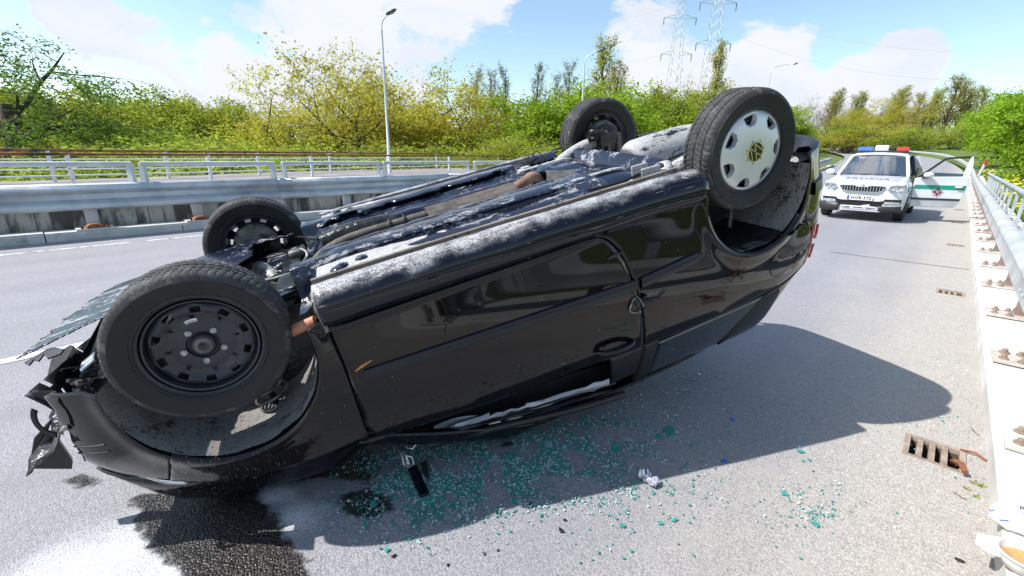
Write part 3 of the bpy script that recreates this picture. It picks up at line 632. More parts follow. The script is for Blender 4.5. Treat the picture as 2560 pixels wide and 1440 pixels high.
def car_body():
    # doors
    belt = catmull([(.398, .825), (.50, .868), (.86, .912), (1.2, .940), (1.56, .962), (1.752, .970)], 6)
    front = catmull([(.414, .304), (.414, .48), (.402, .68), (.397, .76), (.398, .825)], 5)
    rear = catmull([(1.50, .292), (1.585, .32), (1.640, .39), (1.680, .50), (1.718, .67), (1.742, .85), (1.752, .970)], 5)
    for mi in (1, -1):
        def dwarp(q, p):
            q = Vector(q); q.y += mi * (.006 * math.exp(-((p[0] - 1.72) / .08) ** 2) * math.exp(-((p[1] - .7) / .2) ** 2))
            e = math.exp(-((p[1] - .300) / .010) ** 2); q.y += mi * .011 * e
            return q
        dr = panel('door', [(.414, .304), (1.50, .292)], belt, front, rear, 56, 40, 'car_paint', mirror=mi, warp=dwarp)
        if mi == 1:
            dr['label'] = 'black door with a plain side moulding and handle'
            # moulding strip
            mo = MB(); rows = []
            for u in np.linspace(.47, 1.706, 50):
                zc = lerp(.532, .582, (u - .47) / 1.24); rows.append([S(u, zc + dz, -o) for dz, o in ((-.028, -.004), (-.026, .008), (-.018, .013), (.016, .013), (.026, .009), (.03, -.004))])
            cp('side_moulding', mo.grid(rows), 'moulding_trim', dr, smooth=40)
            # handle: recessed cup and grip
            cup = MB(); rows = []
            for a in np.linspace(0, 2 * math.pi, 28, endpoint=False): rows.append([S(1.575 + .058 * k * math.cos(a), .868 + .034 * k * math.sin(a), .018 * (1 - k ** 4) - .0035) for k in (0.05, .4, .7, .88, 1.0)])
            rows.append(rows[0]); cp('handle_cup', cup.grid(rows), 'satin_black', dr, smooth=60)
            gp = MB(); pts = [S(1.475, .874, -.004), S(1.50, .876, -.030), S(1.55, .882, -.040), S(1.61, .889, -.038), S(1.655, .898, -.026), S(1.682, .90, -.004)]
            cp('handle', gp.tube(catmull(pts, 5), .0145, 8), 'car_paint', dr, smooth=60)
            # door lock laid bare by the impact, at the rear edge of the door
            lk = MB(); ctr = S(1.697, .684, -.012); ring = [ctr + Vector((.034 * math.cos(a) * (1 + .15 * math.sin(3 * a)), .004 * math.sin(2 * a), .040 * math.sin(a))) for a in np.linspace(0, 2 * math.pi, 18, endpoint=False)]
            cp('latch_ring', lk.tube(ring, .0036, 6, closed=True), 'cast_alloy', dr, smooth=60)
            cp('latch_core', MB().ico(ctr - Vector((0, .004, 0)), .03, 2, .12, (1, .35, 1.1)).tube([ctr + Vector((-.01, .008, -.02)), ctr + Vector((.012, .010, .022))], .006, 5), 'oily_black', dr)
            fl = MB(); fl.tube([ctr + Vector((.03, .012, -.02)), ctr + Vector((.055, .02, -.012)), ctr + Vector((.075, .022, -.006)), ctr + Vector((.088, .018, .0))], [.012, .017, .012, .004], 6)
            fl.tube([ctr + Vector((.028, .012, .02)), ctr + Vector((.03, .012, .05)), ctr + Vector((.038, .01, .075))], [.011, .012, .005], 5)
            cp('latch_flap', fl, 'moulding_trim', dr, smooth=50)
            cp('badge_slot', MB().tube([S(1.585, .412, -.003), S(1.62, .405, -.008), S(1.664, .402, -.004)], [.003, .010, .003], 6), 'black_trim', dr)
            # amber reflection in the leading door paint, modelled as a thin coloured strip
            cp('amber_reflection', MB().tube([S(.43, .505, .004), S(.47, .488, -.002), S(.525, .478, .004)], [.002, .006, .002], 8), 'reflection_amber', dr)
    # quarter panel
    q_in = RA(196, 62, 34)
    q_out = list(catmull([(1.512, .292), (1.593, .318), (1.647, .385), (1.688, .50), (1.726, .67), (1.752, .85), (1.76, .972)], 5)) + list(catmull([(1.76, .972), (2.1, .985), (2.45, .975), (2.72, .945), (2.90, .895)], 5))[1:] + list(catmull([(2.90, .895), (2.895, .78), (2.865, .68), (2.80, .615), (2.66, .632)], 4))[1:]
    for mi in (1, -1):
        qp = panel('quarter_panel', q_in, q_out, [(q_in[0][0], q_in[0][1]), (1.512, .292)], [(q_in[-1][0], q_in[-1][1]), (2.66, .632)], 110, 30, 'car_paint', mirror=mi)
        if mi == 1:
            rows = []
            for u in np.linspace(1.738, 2.085, 20):
                zc = lerp(.582, .556, (u - 1.738) / .35); k = 1 - .45 * sstep(u, 2.05, 2.085); rows.append([S(u, zc + dz * k, -o) for dz, o in ((-.028, -.004), (-.026, .008), (-.018, .013), (.016, .013), (.026, .009), (.03, -.004))])
            cp('side_moulding', MB().grid(rows), 'moulding_trim', qp, smooth=40)
            ring = [S(2.635 + .088 * math.cos(a), .787 + .088 * math.sin(a), -.0005) for a in np.linspace(0, 2 * math.pi, 40, endpoint=False)]
            cp('fuel_flap_seam', MB().tube(ring, .0026, 5, closed=True), 'shell_black', qp)
            rows = [[S(2.635 + .084 * k * math.cos(a), .787 + .084 * k * math.sin(a), -.0022) for k in (.03, .35, .7, .97, 1.0)] for a in list(np.linspace(0, 2 * math.pi, 40, endpoint=False)) + [0]]
            cp('fuel_flap', MB().grid(rows), 'car_paint', qp, smooth=180)
            rows = [[S(2.465 + r * math.cos(RAD(a)), .33 + r * math.sin(RAD(a)), i_) for r, i_ in ((.333, .0), (.327, .003), (.324, .012), (.324, .024))] for a in np.linspace(200, 40, 50)]
            cp('arch_lip', MB().grid(rows), 'car_paint', qp, smooth=180)
    # front wing
    w_in = FA(-9, 136, 34); w_out = list(front[::-1][::-1]); w_out = [(p[0] - .009, p[1]) for p in front]
    w_out = [(.397, .262)] + w_out + list(catmull([(.388, .828), (.2, .828), (0, .806), (-.2, .757), (-.335, .705)], 5))
    for mi in (1, -1):
        wg = panel('front_wing', w_in, w_out, [w_in[0], w_out[0]], [w_in[-1], w_out[-1]], 90, 20, 'car_paint', mirror=mi)
        if mi == 1:
            rows = [[S(r * math.cos(RAD(a)), .33 + r * math.sin(RAD(a)), i_) for r, i_ in ((.347, 0), (.341, .003), (.338, .012), (.338, .024))] for a in np.linspace(-9, 136, 46)]
            cp('arch_lip', MB().grid(rows), 'car_paint', wg, smooth=180)
            # crumpled shiny edge where the wing tore off the sill
            rows = []
            for i, a in enumerate(np.linspace(-10, 18, 16)):
                j = random.uniform(-.008, .008); rows.append([S((.345 + dr_) * math.cos(RAD(a)) + j * .6, .33 + (.345 + dr_) * math.sin(RAD(a)), -.003 + random.uniform(-.003, .003)) for dr_ in (-.004, .002, .009)])
    # front bumper, torn off beyond the right corner; rear bumper
    def tear(i, j): return False
    fb_t = [(-.338, .702), (-.43, .668), (-.52, .640), (-.60, .60)]
    ubr = [-.60, -.565, -.60, -.57, -.60, -.575, -.615, -.60]; zbr = np.linspace(.262, .60, 8); fr_edge = [(u, z) for u, z in zip(ubr, zbr)]
    fr_edge[-1] = (-.60, .60)
    fa = FA(136, 190, 16)
    bp = panel('front_bumper', [(fa[-1][0], fa[-1][1]), (-.42, .252), (-.55, .248), fr_edge[0]], fb_t, [fa[k] for k in range(len(fa) - 1, -1, -1)] + [(-.338, .702)], fr_edge, 30, 30, 'car_paint', th=.006)
    bp['label'] = 'black front bumper corner with a torn ragged end'
    for z0, z1 in ((.455, .448), (.425, .418)):
        cp('bumper_groove', MB().tube([S(u, lerp(z0, z1, k / 12) + .05, -.0008) for k, u in enumerate(np.linspace(-.60, -.44, 13))], .0035, 5), 'shell_black', bp)
    lb = panel('front_bumper', [(-.90, .25), (-.6, .25), (-.345, .27)], [(-.95, .58), (-.6, .60), (-.338, .66)], [(-.90, .25), (-.95, .58)], [(-.345, .27), (-.338, .66)], 20, 12, 'car_paint', mirror=-1, th=.006)
    for mi in (1, -1):
        ra = RA(60, -14, 16); top = [(2.668, .622), (2.80, .605), (2.87, .668), (3.1, .66), (3.45, .64), (3.745, .63)]
        rb = panel('rear_bumper', [ra[-1], (2.9, .245), (3.2, .25), (3.745, .25)], top, ra[::-1] + [(2.668, .622)], [(3.745, .25), (3.745, .63)], 50, 26, 'car_paint', mirror=mi, th=.006)
        if mi == 1:
            cp('bumper_strip', MB().grid([[S(u, .455 + dz, -o) for dz, o in ((-.035, -.004), (-.03, .012), (.03, .012), (.035, -.004))] for u in np.linspace(2.86, 3.3, 16)]), 'moulding_trim', rb, smooth=40)
    # lamps
    for mi in (1, -1):
        panel('headlamp', [(-.40, .668), (-.55, .625), (-.68, .58)], [(-.30, .745), (-.45, .745), (-.66, .70)], [(-.40, .668), (-.30, .745)], [(-.68, .58), (-.66, .70)], 14, 8, 'lamp_clear', mirror=mi, th=.02, inset=.004)
        tl = panel('tail_lamp', [(2.905, .672), (3.06, .668)], [(2.91, .91), (3.07, .93)], [(2.905, .672), (2.91, .91)], [(3.06, .668), (3.07, .93)], 14, 14, 'lamp_red', mirror=mi, th=.02, inset=-.002)
        if mi == 1:
            for zc in (.73, .85):
                cp('lamp_ring', MB().tube([S(2.965 + .035 * math.cos(a), zc + .04 * math.sin(a), -.008) for a in np.linspace(0, 2 * math.pi, 20, endpoint=False)], .005, 5, closed=True), 'lamp_red', tl)
        # greenhouse side: quarter glass, pillars and roof rail as one swept band
        panel('side_window', [(1.86, .998), (2.58, .99)], [(1.86, 1.29), (2.35, 1.29)], [(1.86, .998), (1.86, 1.29)], [(2.58, .99), (2.35, 1.29)], 26, 14, 'tinted_glass', mirror=mi, th=.004, inset=.006, warp=crush)
        panel('window_surround', [(1.56, .968), (1.762, .974)], [(1.60, 1.20), (1.762, 1.20)], [(1.56, .968), (1.60, 1.20)], [(1.762, .974), (1.762, 1.20)], 8, 10, 'satin_black', mirror=mi, th=.01, inset=.006, warp=crush)
        panel('pillar', [(1.764, .974), (1.85, .974)], [(1.764, 1.36), (1.85, 1.36)], [(1.764, .974), (1.764, 1.36)], [(1.85, .974), (1.85, 1.36)], 4, 24, 'satin_black', mirror=mi, th=.02, inset=.002, warp=crush)
        panel('pillar', [(2.59, .98), (2.98, .92)], [(2.36, 1.30), (2.66, 1.30)], [(2.59, .98), (2.36, 1.30)], [(2.98, .92), (2.66, 1.30)], 12, 16, 'car_paint', mirror=mi, th=.02, warp=crush)
        panel('pillar', [(.34, .842), (.45, .85)], [(1.02, 1.33), (1.16, 1.30)], [(.34, .842), (1.02, 1.33)], [(.45, .85), (1.16, 1.30)], 5, 24, 'car_paint', mirror=mi, th=.03, warp=crush)
    # roof: one curved sheet, flattened where it meets the road
    rows = []
    for x in np.linspace(1.02, 2.74, 40):
        top = interp(x, [1.0, 1.2, 1.5, 1.9, 2.3, 2.6, 2.74], [1.36, 1.425, 1.458, 1.462, 1.445, 1.405, 1.36]); half = interp(x, [1.0, 1.3, 2.0, 2.5, 2.75], [.60, .615, .615, .585, .54]); ez = interp(x, [1.0, 1.3, 2.2, 2.75], [1.29, 1.295, 1.295, 1.25])
        rows.append([crush(Vector((x, half * t, ez + (top - ez) * (1 - abs(t) ** 3.2)))) for t in np.linspace(-1, 1, 33)])
    cp('roof', MB().grid(rows), 'car_paint', smooth=180, solid=.02)
    # bonnet, with a fold
    rows = []
    for x in np.linspace(-.62, .40, 34):
        half = float(np.interp(x, _plan[:60, 0], _plan[:60, 1])) - .075; ez = interp(x, [-.62, -.35, 0, .2, .4], [.645, .70, .798, .822, .838]); cr = .045 + .25 * sstep(x, -.66, -.40) * (1 - .35 * sstep(x, .1, .4)) + .03 * math.exp(-((x + .1) / .05) ** 2)
        rows.append([crush(Vector((x, half * t, ez + cr * (1 - t ** 8) + .03 * (1 - t ** 4) * mnoise.noise((x * 5, t * 4, 0))))) for t in np.linspace(-1, 1, 41)])
    cp('bonnet', MB().grid(rows), 'car_paint', smooth=180, solid=.02)
    rows = [[crush(Vector((lerp(.34, 1.03, k), lerp(.66, .585, k) * t - 0, lerp(.865, 1.33, k) + .05 * (1 - t * t) * (1 - .3 * k)))) for t in np.linspace(-1, 1, 17)] for k in np.linspace(0, 1, 18)]
    cp('windscreen', MB().grid(rows), 'tinted_glass', smooth=180, solid=.005)
    rows = [[Vector((lerp(3.03, 2.75, k), lerp(.62, .53, k) * t, lerp(.95, 1.36, k) + .02 * (1 - t * t))) for t in np.linspace(-1, 1, 17)] for k in np.linspace(0, 1, 12)]
    cp('rear_window', MB().grid(rows), 'tinted_glass', smooth=180, solid=.005)
    rows = [[Vector((lerp(3.118, 3.03, max(0, (k - .3) / .7)) - .10 * t * t * t * t, .60 * t, lerp(.60, .95, k))) for t in np.linspace(-1, 1, 17)] for k in np.linspace(0, 1, 12)]
    cp('tailgate', MB().grid(rows), 'car_paint', smooth=180, solid=.02)
    # frameless remains of the door window: bent frame on the road, curtain of airbag cloth
    fr = cp('window_frame', MB().tube(catmull([cpx(1072, 1112, 1, .70), cpx(1200, 1078, 1, .70), cpx(1330, 1048, 1, .705), cpx(1460, 1016, 1, .71), cpx(1560, 985, 1, .72)], 6), .020, 8), 'satin_black', smooth=50)
    cp('window_seal', MB().tube(catmull([cpx(1080, 1092, 1, .725), cpx(1240, 1050, 1, .725), cpx(1400, 1012, 1, .73), cpx(1530, 975, 1, .735)], 6), .009, 6), 'moulding_trim', fr, smooth=60)
    cp('inner_liner', MB().grid([[cpx(lerp(1070, 1540, t) + dx, lerp(1104, 962, t) + dy, 1, yy) for dx, dy, yy in ((0, -2, .66), (-2, -16, .645), (-4, -30, .60), (-6, -60, .56))] for t in np.linspace(0, 1, 24)]), 'satin_black', fr, smooth=60)
    rows = []
    for t in np.linspace(0, 1, 22):
        rows.append([cpx(lerp(1100, 1520, t) + 6 * math.sin(9 * t), lerp(1082, 962, t) + dy - 7 * math.sin(5 * t) ** 2 * k + random.uniform(-3, 3), 1, .690 + .02 * math.sin(14 * t + k)) for k, dy in ((0, 0), (.5, -5), (1, -9))])
    cp('airbag_curtain', MB().grid(rows, lambda i, j: j == 1 and 5 < i < 11), 'airbag_cloth', smooth=180, solid=.004)
    rows = [[cpx(lerp(1085, 1195, t), lerp(1066, 1040, t) + dy * (1 - t) - 8 * math.sin(3 * t), 1, .66) for dy in (0, 14, 30)] for t in np.linspace(0, 1, 8)]
    cp('airbag_fold', MB().grid(rows), 'airbag_cloth', smooth=180, solid=.003)
    # dark inner shell added to block light behind the panels, wheel wells cut out
    mb = MB(); secs = []
    for x in (-.60, -.45, -.25, 0, .3, .4, .8, 1.4, 2.0, 2.4, 2.7, 2.9, 3.02):
        w = float(np.interp(x, _plan[:, 0][:150], _plan[:, 1][:150])) - .055; top = interp(x, [-.6, -.2, .3, .45, 3.02], [.60, .68, .79, .90, .90]); b = interp(x, [-.6, .28, .40, 2.0, 2.15, 3.0], [.40, .40, .235, .235, .36, .36])
        half = [(0, b), (.5, b), (w - .05, b + .02), (w - .012, .5), (w - .03, top - .03), (w - .08, top), (0, top + .02)]
        secs.append([(x, y, z) for y, z in half] + [(x, -y, z) for y, z in half[-2:0:-1]])
    mb.grid(secs, closed_u=True); n = len(secs[0]); mb.f.append(tuple(range(n))[::-1]); mb.f.append(tuple((len(secs) - 1) * n + i for i in range(n)))
    me = mb.mesh('body_shell'); o = bpy.data.objects.new('body_shell', me); COL.objects.link(o)
    cut = []
    for x in (0, 2.465):
        for sy in (1, -1):
            c = MB().lathe([(0, .36), (.372, .36), (.372, 1.0), (0, 1.0)], 48, axis='y'); c.v = [(p[0] + x, p[1] * sy, p[2] + .33) for p in c.v]
            cm = c.mesh('cut'); bm = bmesh.new(); bm.from_mesh(cm); bmesh.ops.remove_doubles(bm, verts=bm.verts, dist=1e-5); bmesh.ops.recalc_face_normals(bm, faces=bm.faces); bm.to_mesh(cm); bm.free()
            co = bpy.data.objects.new('cut', cm); COL.objects.link(co); md = o.modifiers.new('b', 'BOOLEAN'); md.object = co; md.operation = 'DIFFERENCE'; md.solver = 'EXACT'; cut.append(co)
    bm = bmesh.new(); bm.from_mesh(me); bmesh.ops.recalc_face_normals(bm, faces=bm.faces); bm.to_mesh(me); bm.free()
    me2 = bpy.data.meshes.new_from_object(o.evaluated_get(bpy.context.evaluated_depsgraph_get())); bpy.data.objects.remove(o)
    for c in cut: bpy.data.objects.remove(c)
    me2.materials.clear(); obj('body_shell', me2, 'shell_black', CAR)
    # liners of the right-hand wheel arches and of the left ones
    for x, r, nm in ((0, .336, 'f'), (2.465, .322, 'r')):
        for sy in (1, -1):
            rows = [[(x + r * math.cos(RAD(a)), sy * y, .33 + r * math.sin(RAD(a)) + .006 * mnoise.noise((a * .08, y * 9, x))) for y in np.linspace(.37, .80, 12)] for a in np.linspace(-5, 185 if nm == 'r' else 192, 50)]
            cut_ = 17 if nm == 'r' else len(rows) - 1
            cp('arch_liner', MB().grid(rows[:cut_ + 1]), 'arch_liner', smooth=180)
            if nm == 'r': cp('arch_liner', MB().grid(rows[cut_:]), 'arch_liner_dark', smooth=180)  # shaded part of the rear liner coloured dark, its sunlit strip kept pale
            cp('arch_wall', MB().lathe([(.06, .40), (.2, .40), (r, .41)], 30, c=(x, 0, .33), axis='y', a0=RAD(-5), a1=RAD(185)) if sy > 0 else MB().lathe([(.06, -.40), (.2, -.40), (r, -.41)], 30, c=(x, 0, .33), axis='y', a0=RAD(-5), a1=RAD(185)), 'arch_liner_dark', smooth=180)
car_body()

# --- wheels
def tyre_mesh(name, R=.286, W=.178, worn=False, chevron=False):
    # profile across the tyre: t in [-1, 1] -> (axial, radius)
    N = 360; prof = []
    rim = .194; hw = W / 2
    side = [(-hw * .80, rim - .004), (-hw * .86, rim + .008), (-hw * .97, rim + .035), (-hw * 1.02, rim + .062), (-hw * .97, R - .030), (-hw * .90, R - .014), (-hw * .82, R - .006)]
    tread = [(-hw * .76, R - .003)] + [(hw * t, R - .004 * t * t) for t in np.linspace(-.72, .72, 33)] + [(hw * .76, R - .003)]
    prof = side + tread + [(-a, r) for a, r in side[::-1]]
    rows = []
    for i in range(N):
        a = 2 * math.pi * i / N; row = []
        for ax, r in prof:
            t = ax / hw
            if r > R - .0065:
                at = abs(t); ph = i * 72 / N                  # 72 pitches round the tyre
                g = 0
                if chevron:
                    k = (ph + at * 1.6 * (1 if t > 0 else 1)) % 1.0
                    if k < .21: g = .0036
                    if .52 < at < .60 or at < .05: g = .007
                    if ((ph * 2 + at * 3) % 1.0) < .2 and at < .5: g = max(g, .003)
                else:
                    k = (ph + .9 * at) % 1.0
                    if k < .21 and at > .34: g = .0028
                    if .28 < at < .36 or at < .06: g = .007
                    if (ph * 2 % 1.0) < .2 and at <= .3: g = max(g, .0025)
                r = r - g
            row.append((r * math.cos(a), ax, r * math.sin(a)))
        rows.append(row)
    rows.append(rows[0]); mb = MB(); n = len(prof)
    vs = [p for r in rows[:-1] for p in r]; fs = []
    for i in range(N):
        j = (i + 1) % N
        for k in range(n - 1): fs.append((i * n + k, j * n + k, j * n + k + 1, i * n + k + 1))
    mb.add(vs, fs); me = mb.mesh(name); me.materials.append(MATS['rubber_tread']); me.materials.append(MATS['rubber_worn'])
    ns = len(side)
    for pi, p in enumerate(me.polygons):
        k = pi % (n - 1); p.material_index = 1 if k < ns - 3 or k > n - 1 - ns + 2 else 0
    me.shade_smooth(); me.set_sharp_from_angle(angle=RAD(28)); return me
TYRE_A = tyre_mesh('tyre'); TYRE_B = tyre_mesh('tyre', chevron=True)
def steel_rim(par, side, sticker=False):
    """side=+1: the outer face looks along +y of the wheel frame"""
    s = side; N = 80
    barrel = [(.186, .080), (.190, .076), (.187, .066), (.176, .060), (.172, .03), (.160, .02), (.158, -.055), (.176, -.066), (.188, -.078), (.190, -.082)]
    cp('rim', MB().lathe([(r, a * s) for r, a in barrel], N, axis='y'), 'rim_steel', par, smooth=50, solid=.003)
    cp('rim_edge', MB().lathe([(.1905, s * .0795), (.1915, s * .0765), (.1895, s * .0735)], N, axis='y'), 'rim_edge', par, smooth=180)
    disc = [(.160, .012), (.150, .034), (.140, .044), (.130, .046), (.120, .040), (.108, .030), (.095, .030), (.084, .034), (.066, .040), (.052, .038), (.048, .030), (.038, .030), (.036, .042), (.030, .048), (.0, .050)]
    rows = [[(r * math.cos(a), s * h, r * math.sin(a)) for r, h in disc] for a in np.linspace(0, 2 * math.pi, N, endpoint=False)]
    mb = MB(); vs = [p for r in rows for p in r]; n = len(disc); fs = []
    for i in range(N):
        for k in range(n - 1):
            if k in (2, 3) and i % 8 in (2, 3, 4): continue
            if k == 5 and i % 10 == 5: continue
            j = (i + 1) % N; fs.append((i * n + k, j * n + k, j * n + k + 1, i * n + k + 1))
    mb.add(vs, fs); cp('rim_disc', mb, 'rim_steel', par, smooth=40, solid=.004)
    cp('hub_cover', MB().lathe([(.029, s * .049), (.027, s * .054), (.016, s * .057), (.014, s * .052), (0, s * .052)], 24, axis='y'), 'grime_metal', par, smooth=40)
    for k in range(5):
        a = 2 * math.pi * k / 5 + .3; c = (.060 * math.cos(a), s * .040, .060 * math.sin(a))
        cp('wheel_bolt', MB().lathe([(.011, -.004 * s), (.011, .009 * s), (.009, .011 * s), (.005, .009 * s), (0, .009 * s)], 8, c=c, axis='y'), 'rim_edge', par, smooth=40)
    cp('brake_drum', MB().lathe([(0, -s * .015), (.118, -s * .015), (.122, -s * .03), (.122, -s * .075), (.05, -s * .085), (0, -s * .085)], 30, axis='y'), 'grime_metal', par, smooth=40)
    for k in par.children: k.scale = (1.06, 1, 1.06) if k.name.split('.')[0] != 'tyre' else (1, 1, 1)
    if sticker:
        st = cp('balance_sticker', MB().grid([[(r * math.cos(a), s * .038, r * math.sin(a)) for r in (.083, .103)] for a in np.linspace(RAD(100), RAD(122), 8)]), 'sticker_white', par)
        for a in np.linspace(RAD(102), RAD(120), 12):
            cp('barcode_line', MB().grid([[(r * math.cos(a + d), s * .0388, r * math.sin(a + d)) for r in (.084, .098)] for d in (0, .010)]), 'satin_black', st)
def hub_cap(par):
    """silver wheel trim with seven openings, outer face along +y"""
    cap = cp('hub_cap', MB(), None) if False else None
    Nn = 140; rad = [.030, .046, .060, .085, .105, .118, .126, .134, .142, .150, .160, .172, .182, .190]
    hh = lambda r: .092 - .9 * max(0, r - .05) ** 2 - .35 * max(0, r - .16) + (-.004 if r > .186 else 0)
    rows = [[(r * math.cos(a), hh(r), r * math.sin(a)) for r in rad] for a in np.linspace(0, 2 * math.pi, Nn, endpoint=False)]
    n = len(rad); fs = []; vs = [p for r in rows for p in r]
    def hole(i, k):
        ph = (i + .5) % 20; w = {6: 3.2, 7: 4.2, 8: 5.0, 9: 5.4, 10: 5.4}.get(k, 0); return abs(ph - 10) < w
    for i in range(Nn):
        j = (i + 1) % Nn
        for k in range(n - 1):
            if not hole(i, k): fs.append((i * n + k, j * n + k, j * n + k + 1, i * n + k + 1))
    cap = cp('hub_cap', MB().add(vs, fs), 'trim_silver', par, smooth=35, solid=.004)
    # scooped walls behind the openings
    for q in range(7):
        a0 = (q * 20 + 10) * 2 * math.pi / Nn; mb = MB(); ring = []
        outl = [(.126, -3.2), (.142, -5.2), (.160, -5.6), (.172, -5.4), (.172, 5.4), (.160, 5.6), (.142, 5.2), (.126, 3.2)]
        for r, da in outl: a = a0 + da * 2 * math.pi / Nn; ring.append(((r * math.cos(a), hh(r) - .001, r * math.sin(a)), ((r * .97 + .004) * math.cos(a0 + da * .8 * 2 * math.pi / Nn), .058, (r * .97 + .004) * math.sin(a0 + da * .8 * 2 * math.pi / Nn))))
        mb.add([p for pr in ring for p in pr], [(2 * i, 2 * i + 1, 2 * ((i + 1) % 8) + 1, 2 * ((i + 1) % 8)) for i in range(8)])
        cp('opening_rim', mb, 'trim_silver', cap, smooth=30)
    cp('lock_slots', MB().add(*sum_slots()), 'satin_black', cap) if False else None
    for q in range(7):
        a = 2 * math.pi * q / 7 + .25; d = Vector((math.cos(a), 0, math.sin(a))); cp('vent_slot', MB().bar(d * .051 + Vector((0, .0915, 0)), d * .058 + Vector((0, .0915, 0)), .0042, .004, (0, 1, 0)), 'satin_black', cap)
    em = cp('emblem', MB().lathe([(0, .094), (.032, .094), (.033, .086)], 30, axis='y'), 'emblem_black', cap)
    cp('emblem_ring', MB().lathe([(.0315, .0935), (.0320, .0975), (.0350, .0975), (.0360, .092)], 36, axis='y'), 'emblem_gold', em, smooth=40)
    em.scale = (1.32, 1, 1.32)
    # two stacked letters of the badge; the wheel hangs upside down so the badge is turned
    def st(a, b): return MB().bar((a[0], .0965, a[1]), (b[0], .0965, b[1]), .0042, .004, (0, 1, 0))
    R0 = Matrix.Rotation(RAD(168), 2)
    def rr(p): return R0 @ Vector(p)
    V = [((-.0125, .0285), (0, .003)), ((.0125, .0285), (0, .003))]
    Wl = [((-.026, .0165), (-.0115, -.0285)), ((-.0115, -.0285), (0, .000)), ((0, .000), (.0115, -.0285)), ((.0115, -.0285), (.026, .0165))]
    for a, b in V + Wl: cp('badge_stroke', st(rr((a[0], -a[1])), rr((b[0], -b[1]))), 'emblem_gold', em)
def wheel(loc, side, steer=0, camber=0, rot=0, cap=False, tyre=None, sticker=False):
    w = cp('wheel', MB().lathe([(.176, -.06), (.170, -.058), (.160, 0), (.170, .058), (.176, .06)], 40, axis='y'), 'rim_steel', smooth=60)
    w.location = loc; w.rotation_euler = (camber, rot, steer)
    steel_rim(w, side, sticker)
    obj('tyre', tyre or TYRE_A, None, w)
    if cap: hub_cap(w)
    return w
def car_wheels():
    wheel((-.005, .695, .228), 1, steer=RAD(-4), camber=RAD(-3), rot=RAD(200), sticker=True)
    wheel((2.465, .675, .165), 1, camber=RAD(2), rot=RAD(20), cap=True, tyre=TYRE_B)
    wheel((0, -.69, .218), -1, steer=RAD(-4), camber=RAD(3), rot=RAD(70))
    wheel((2.465, -.675, .165), -1, camber=RAD(-2), rot=RAD(130), tyre=TYRE_B)
car_wheels()
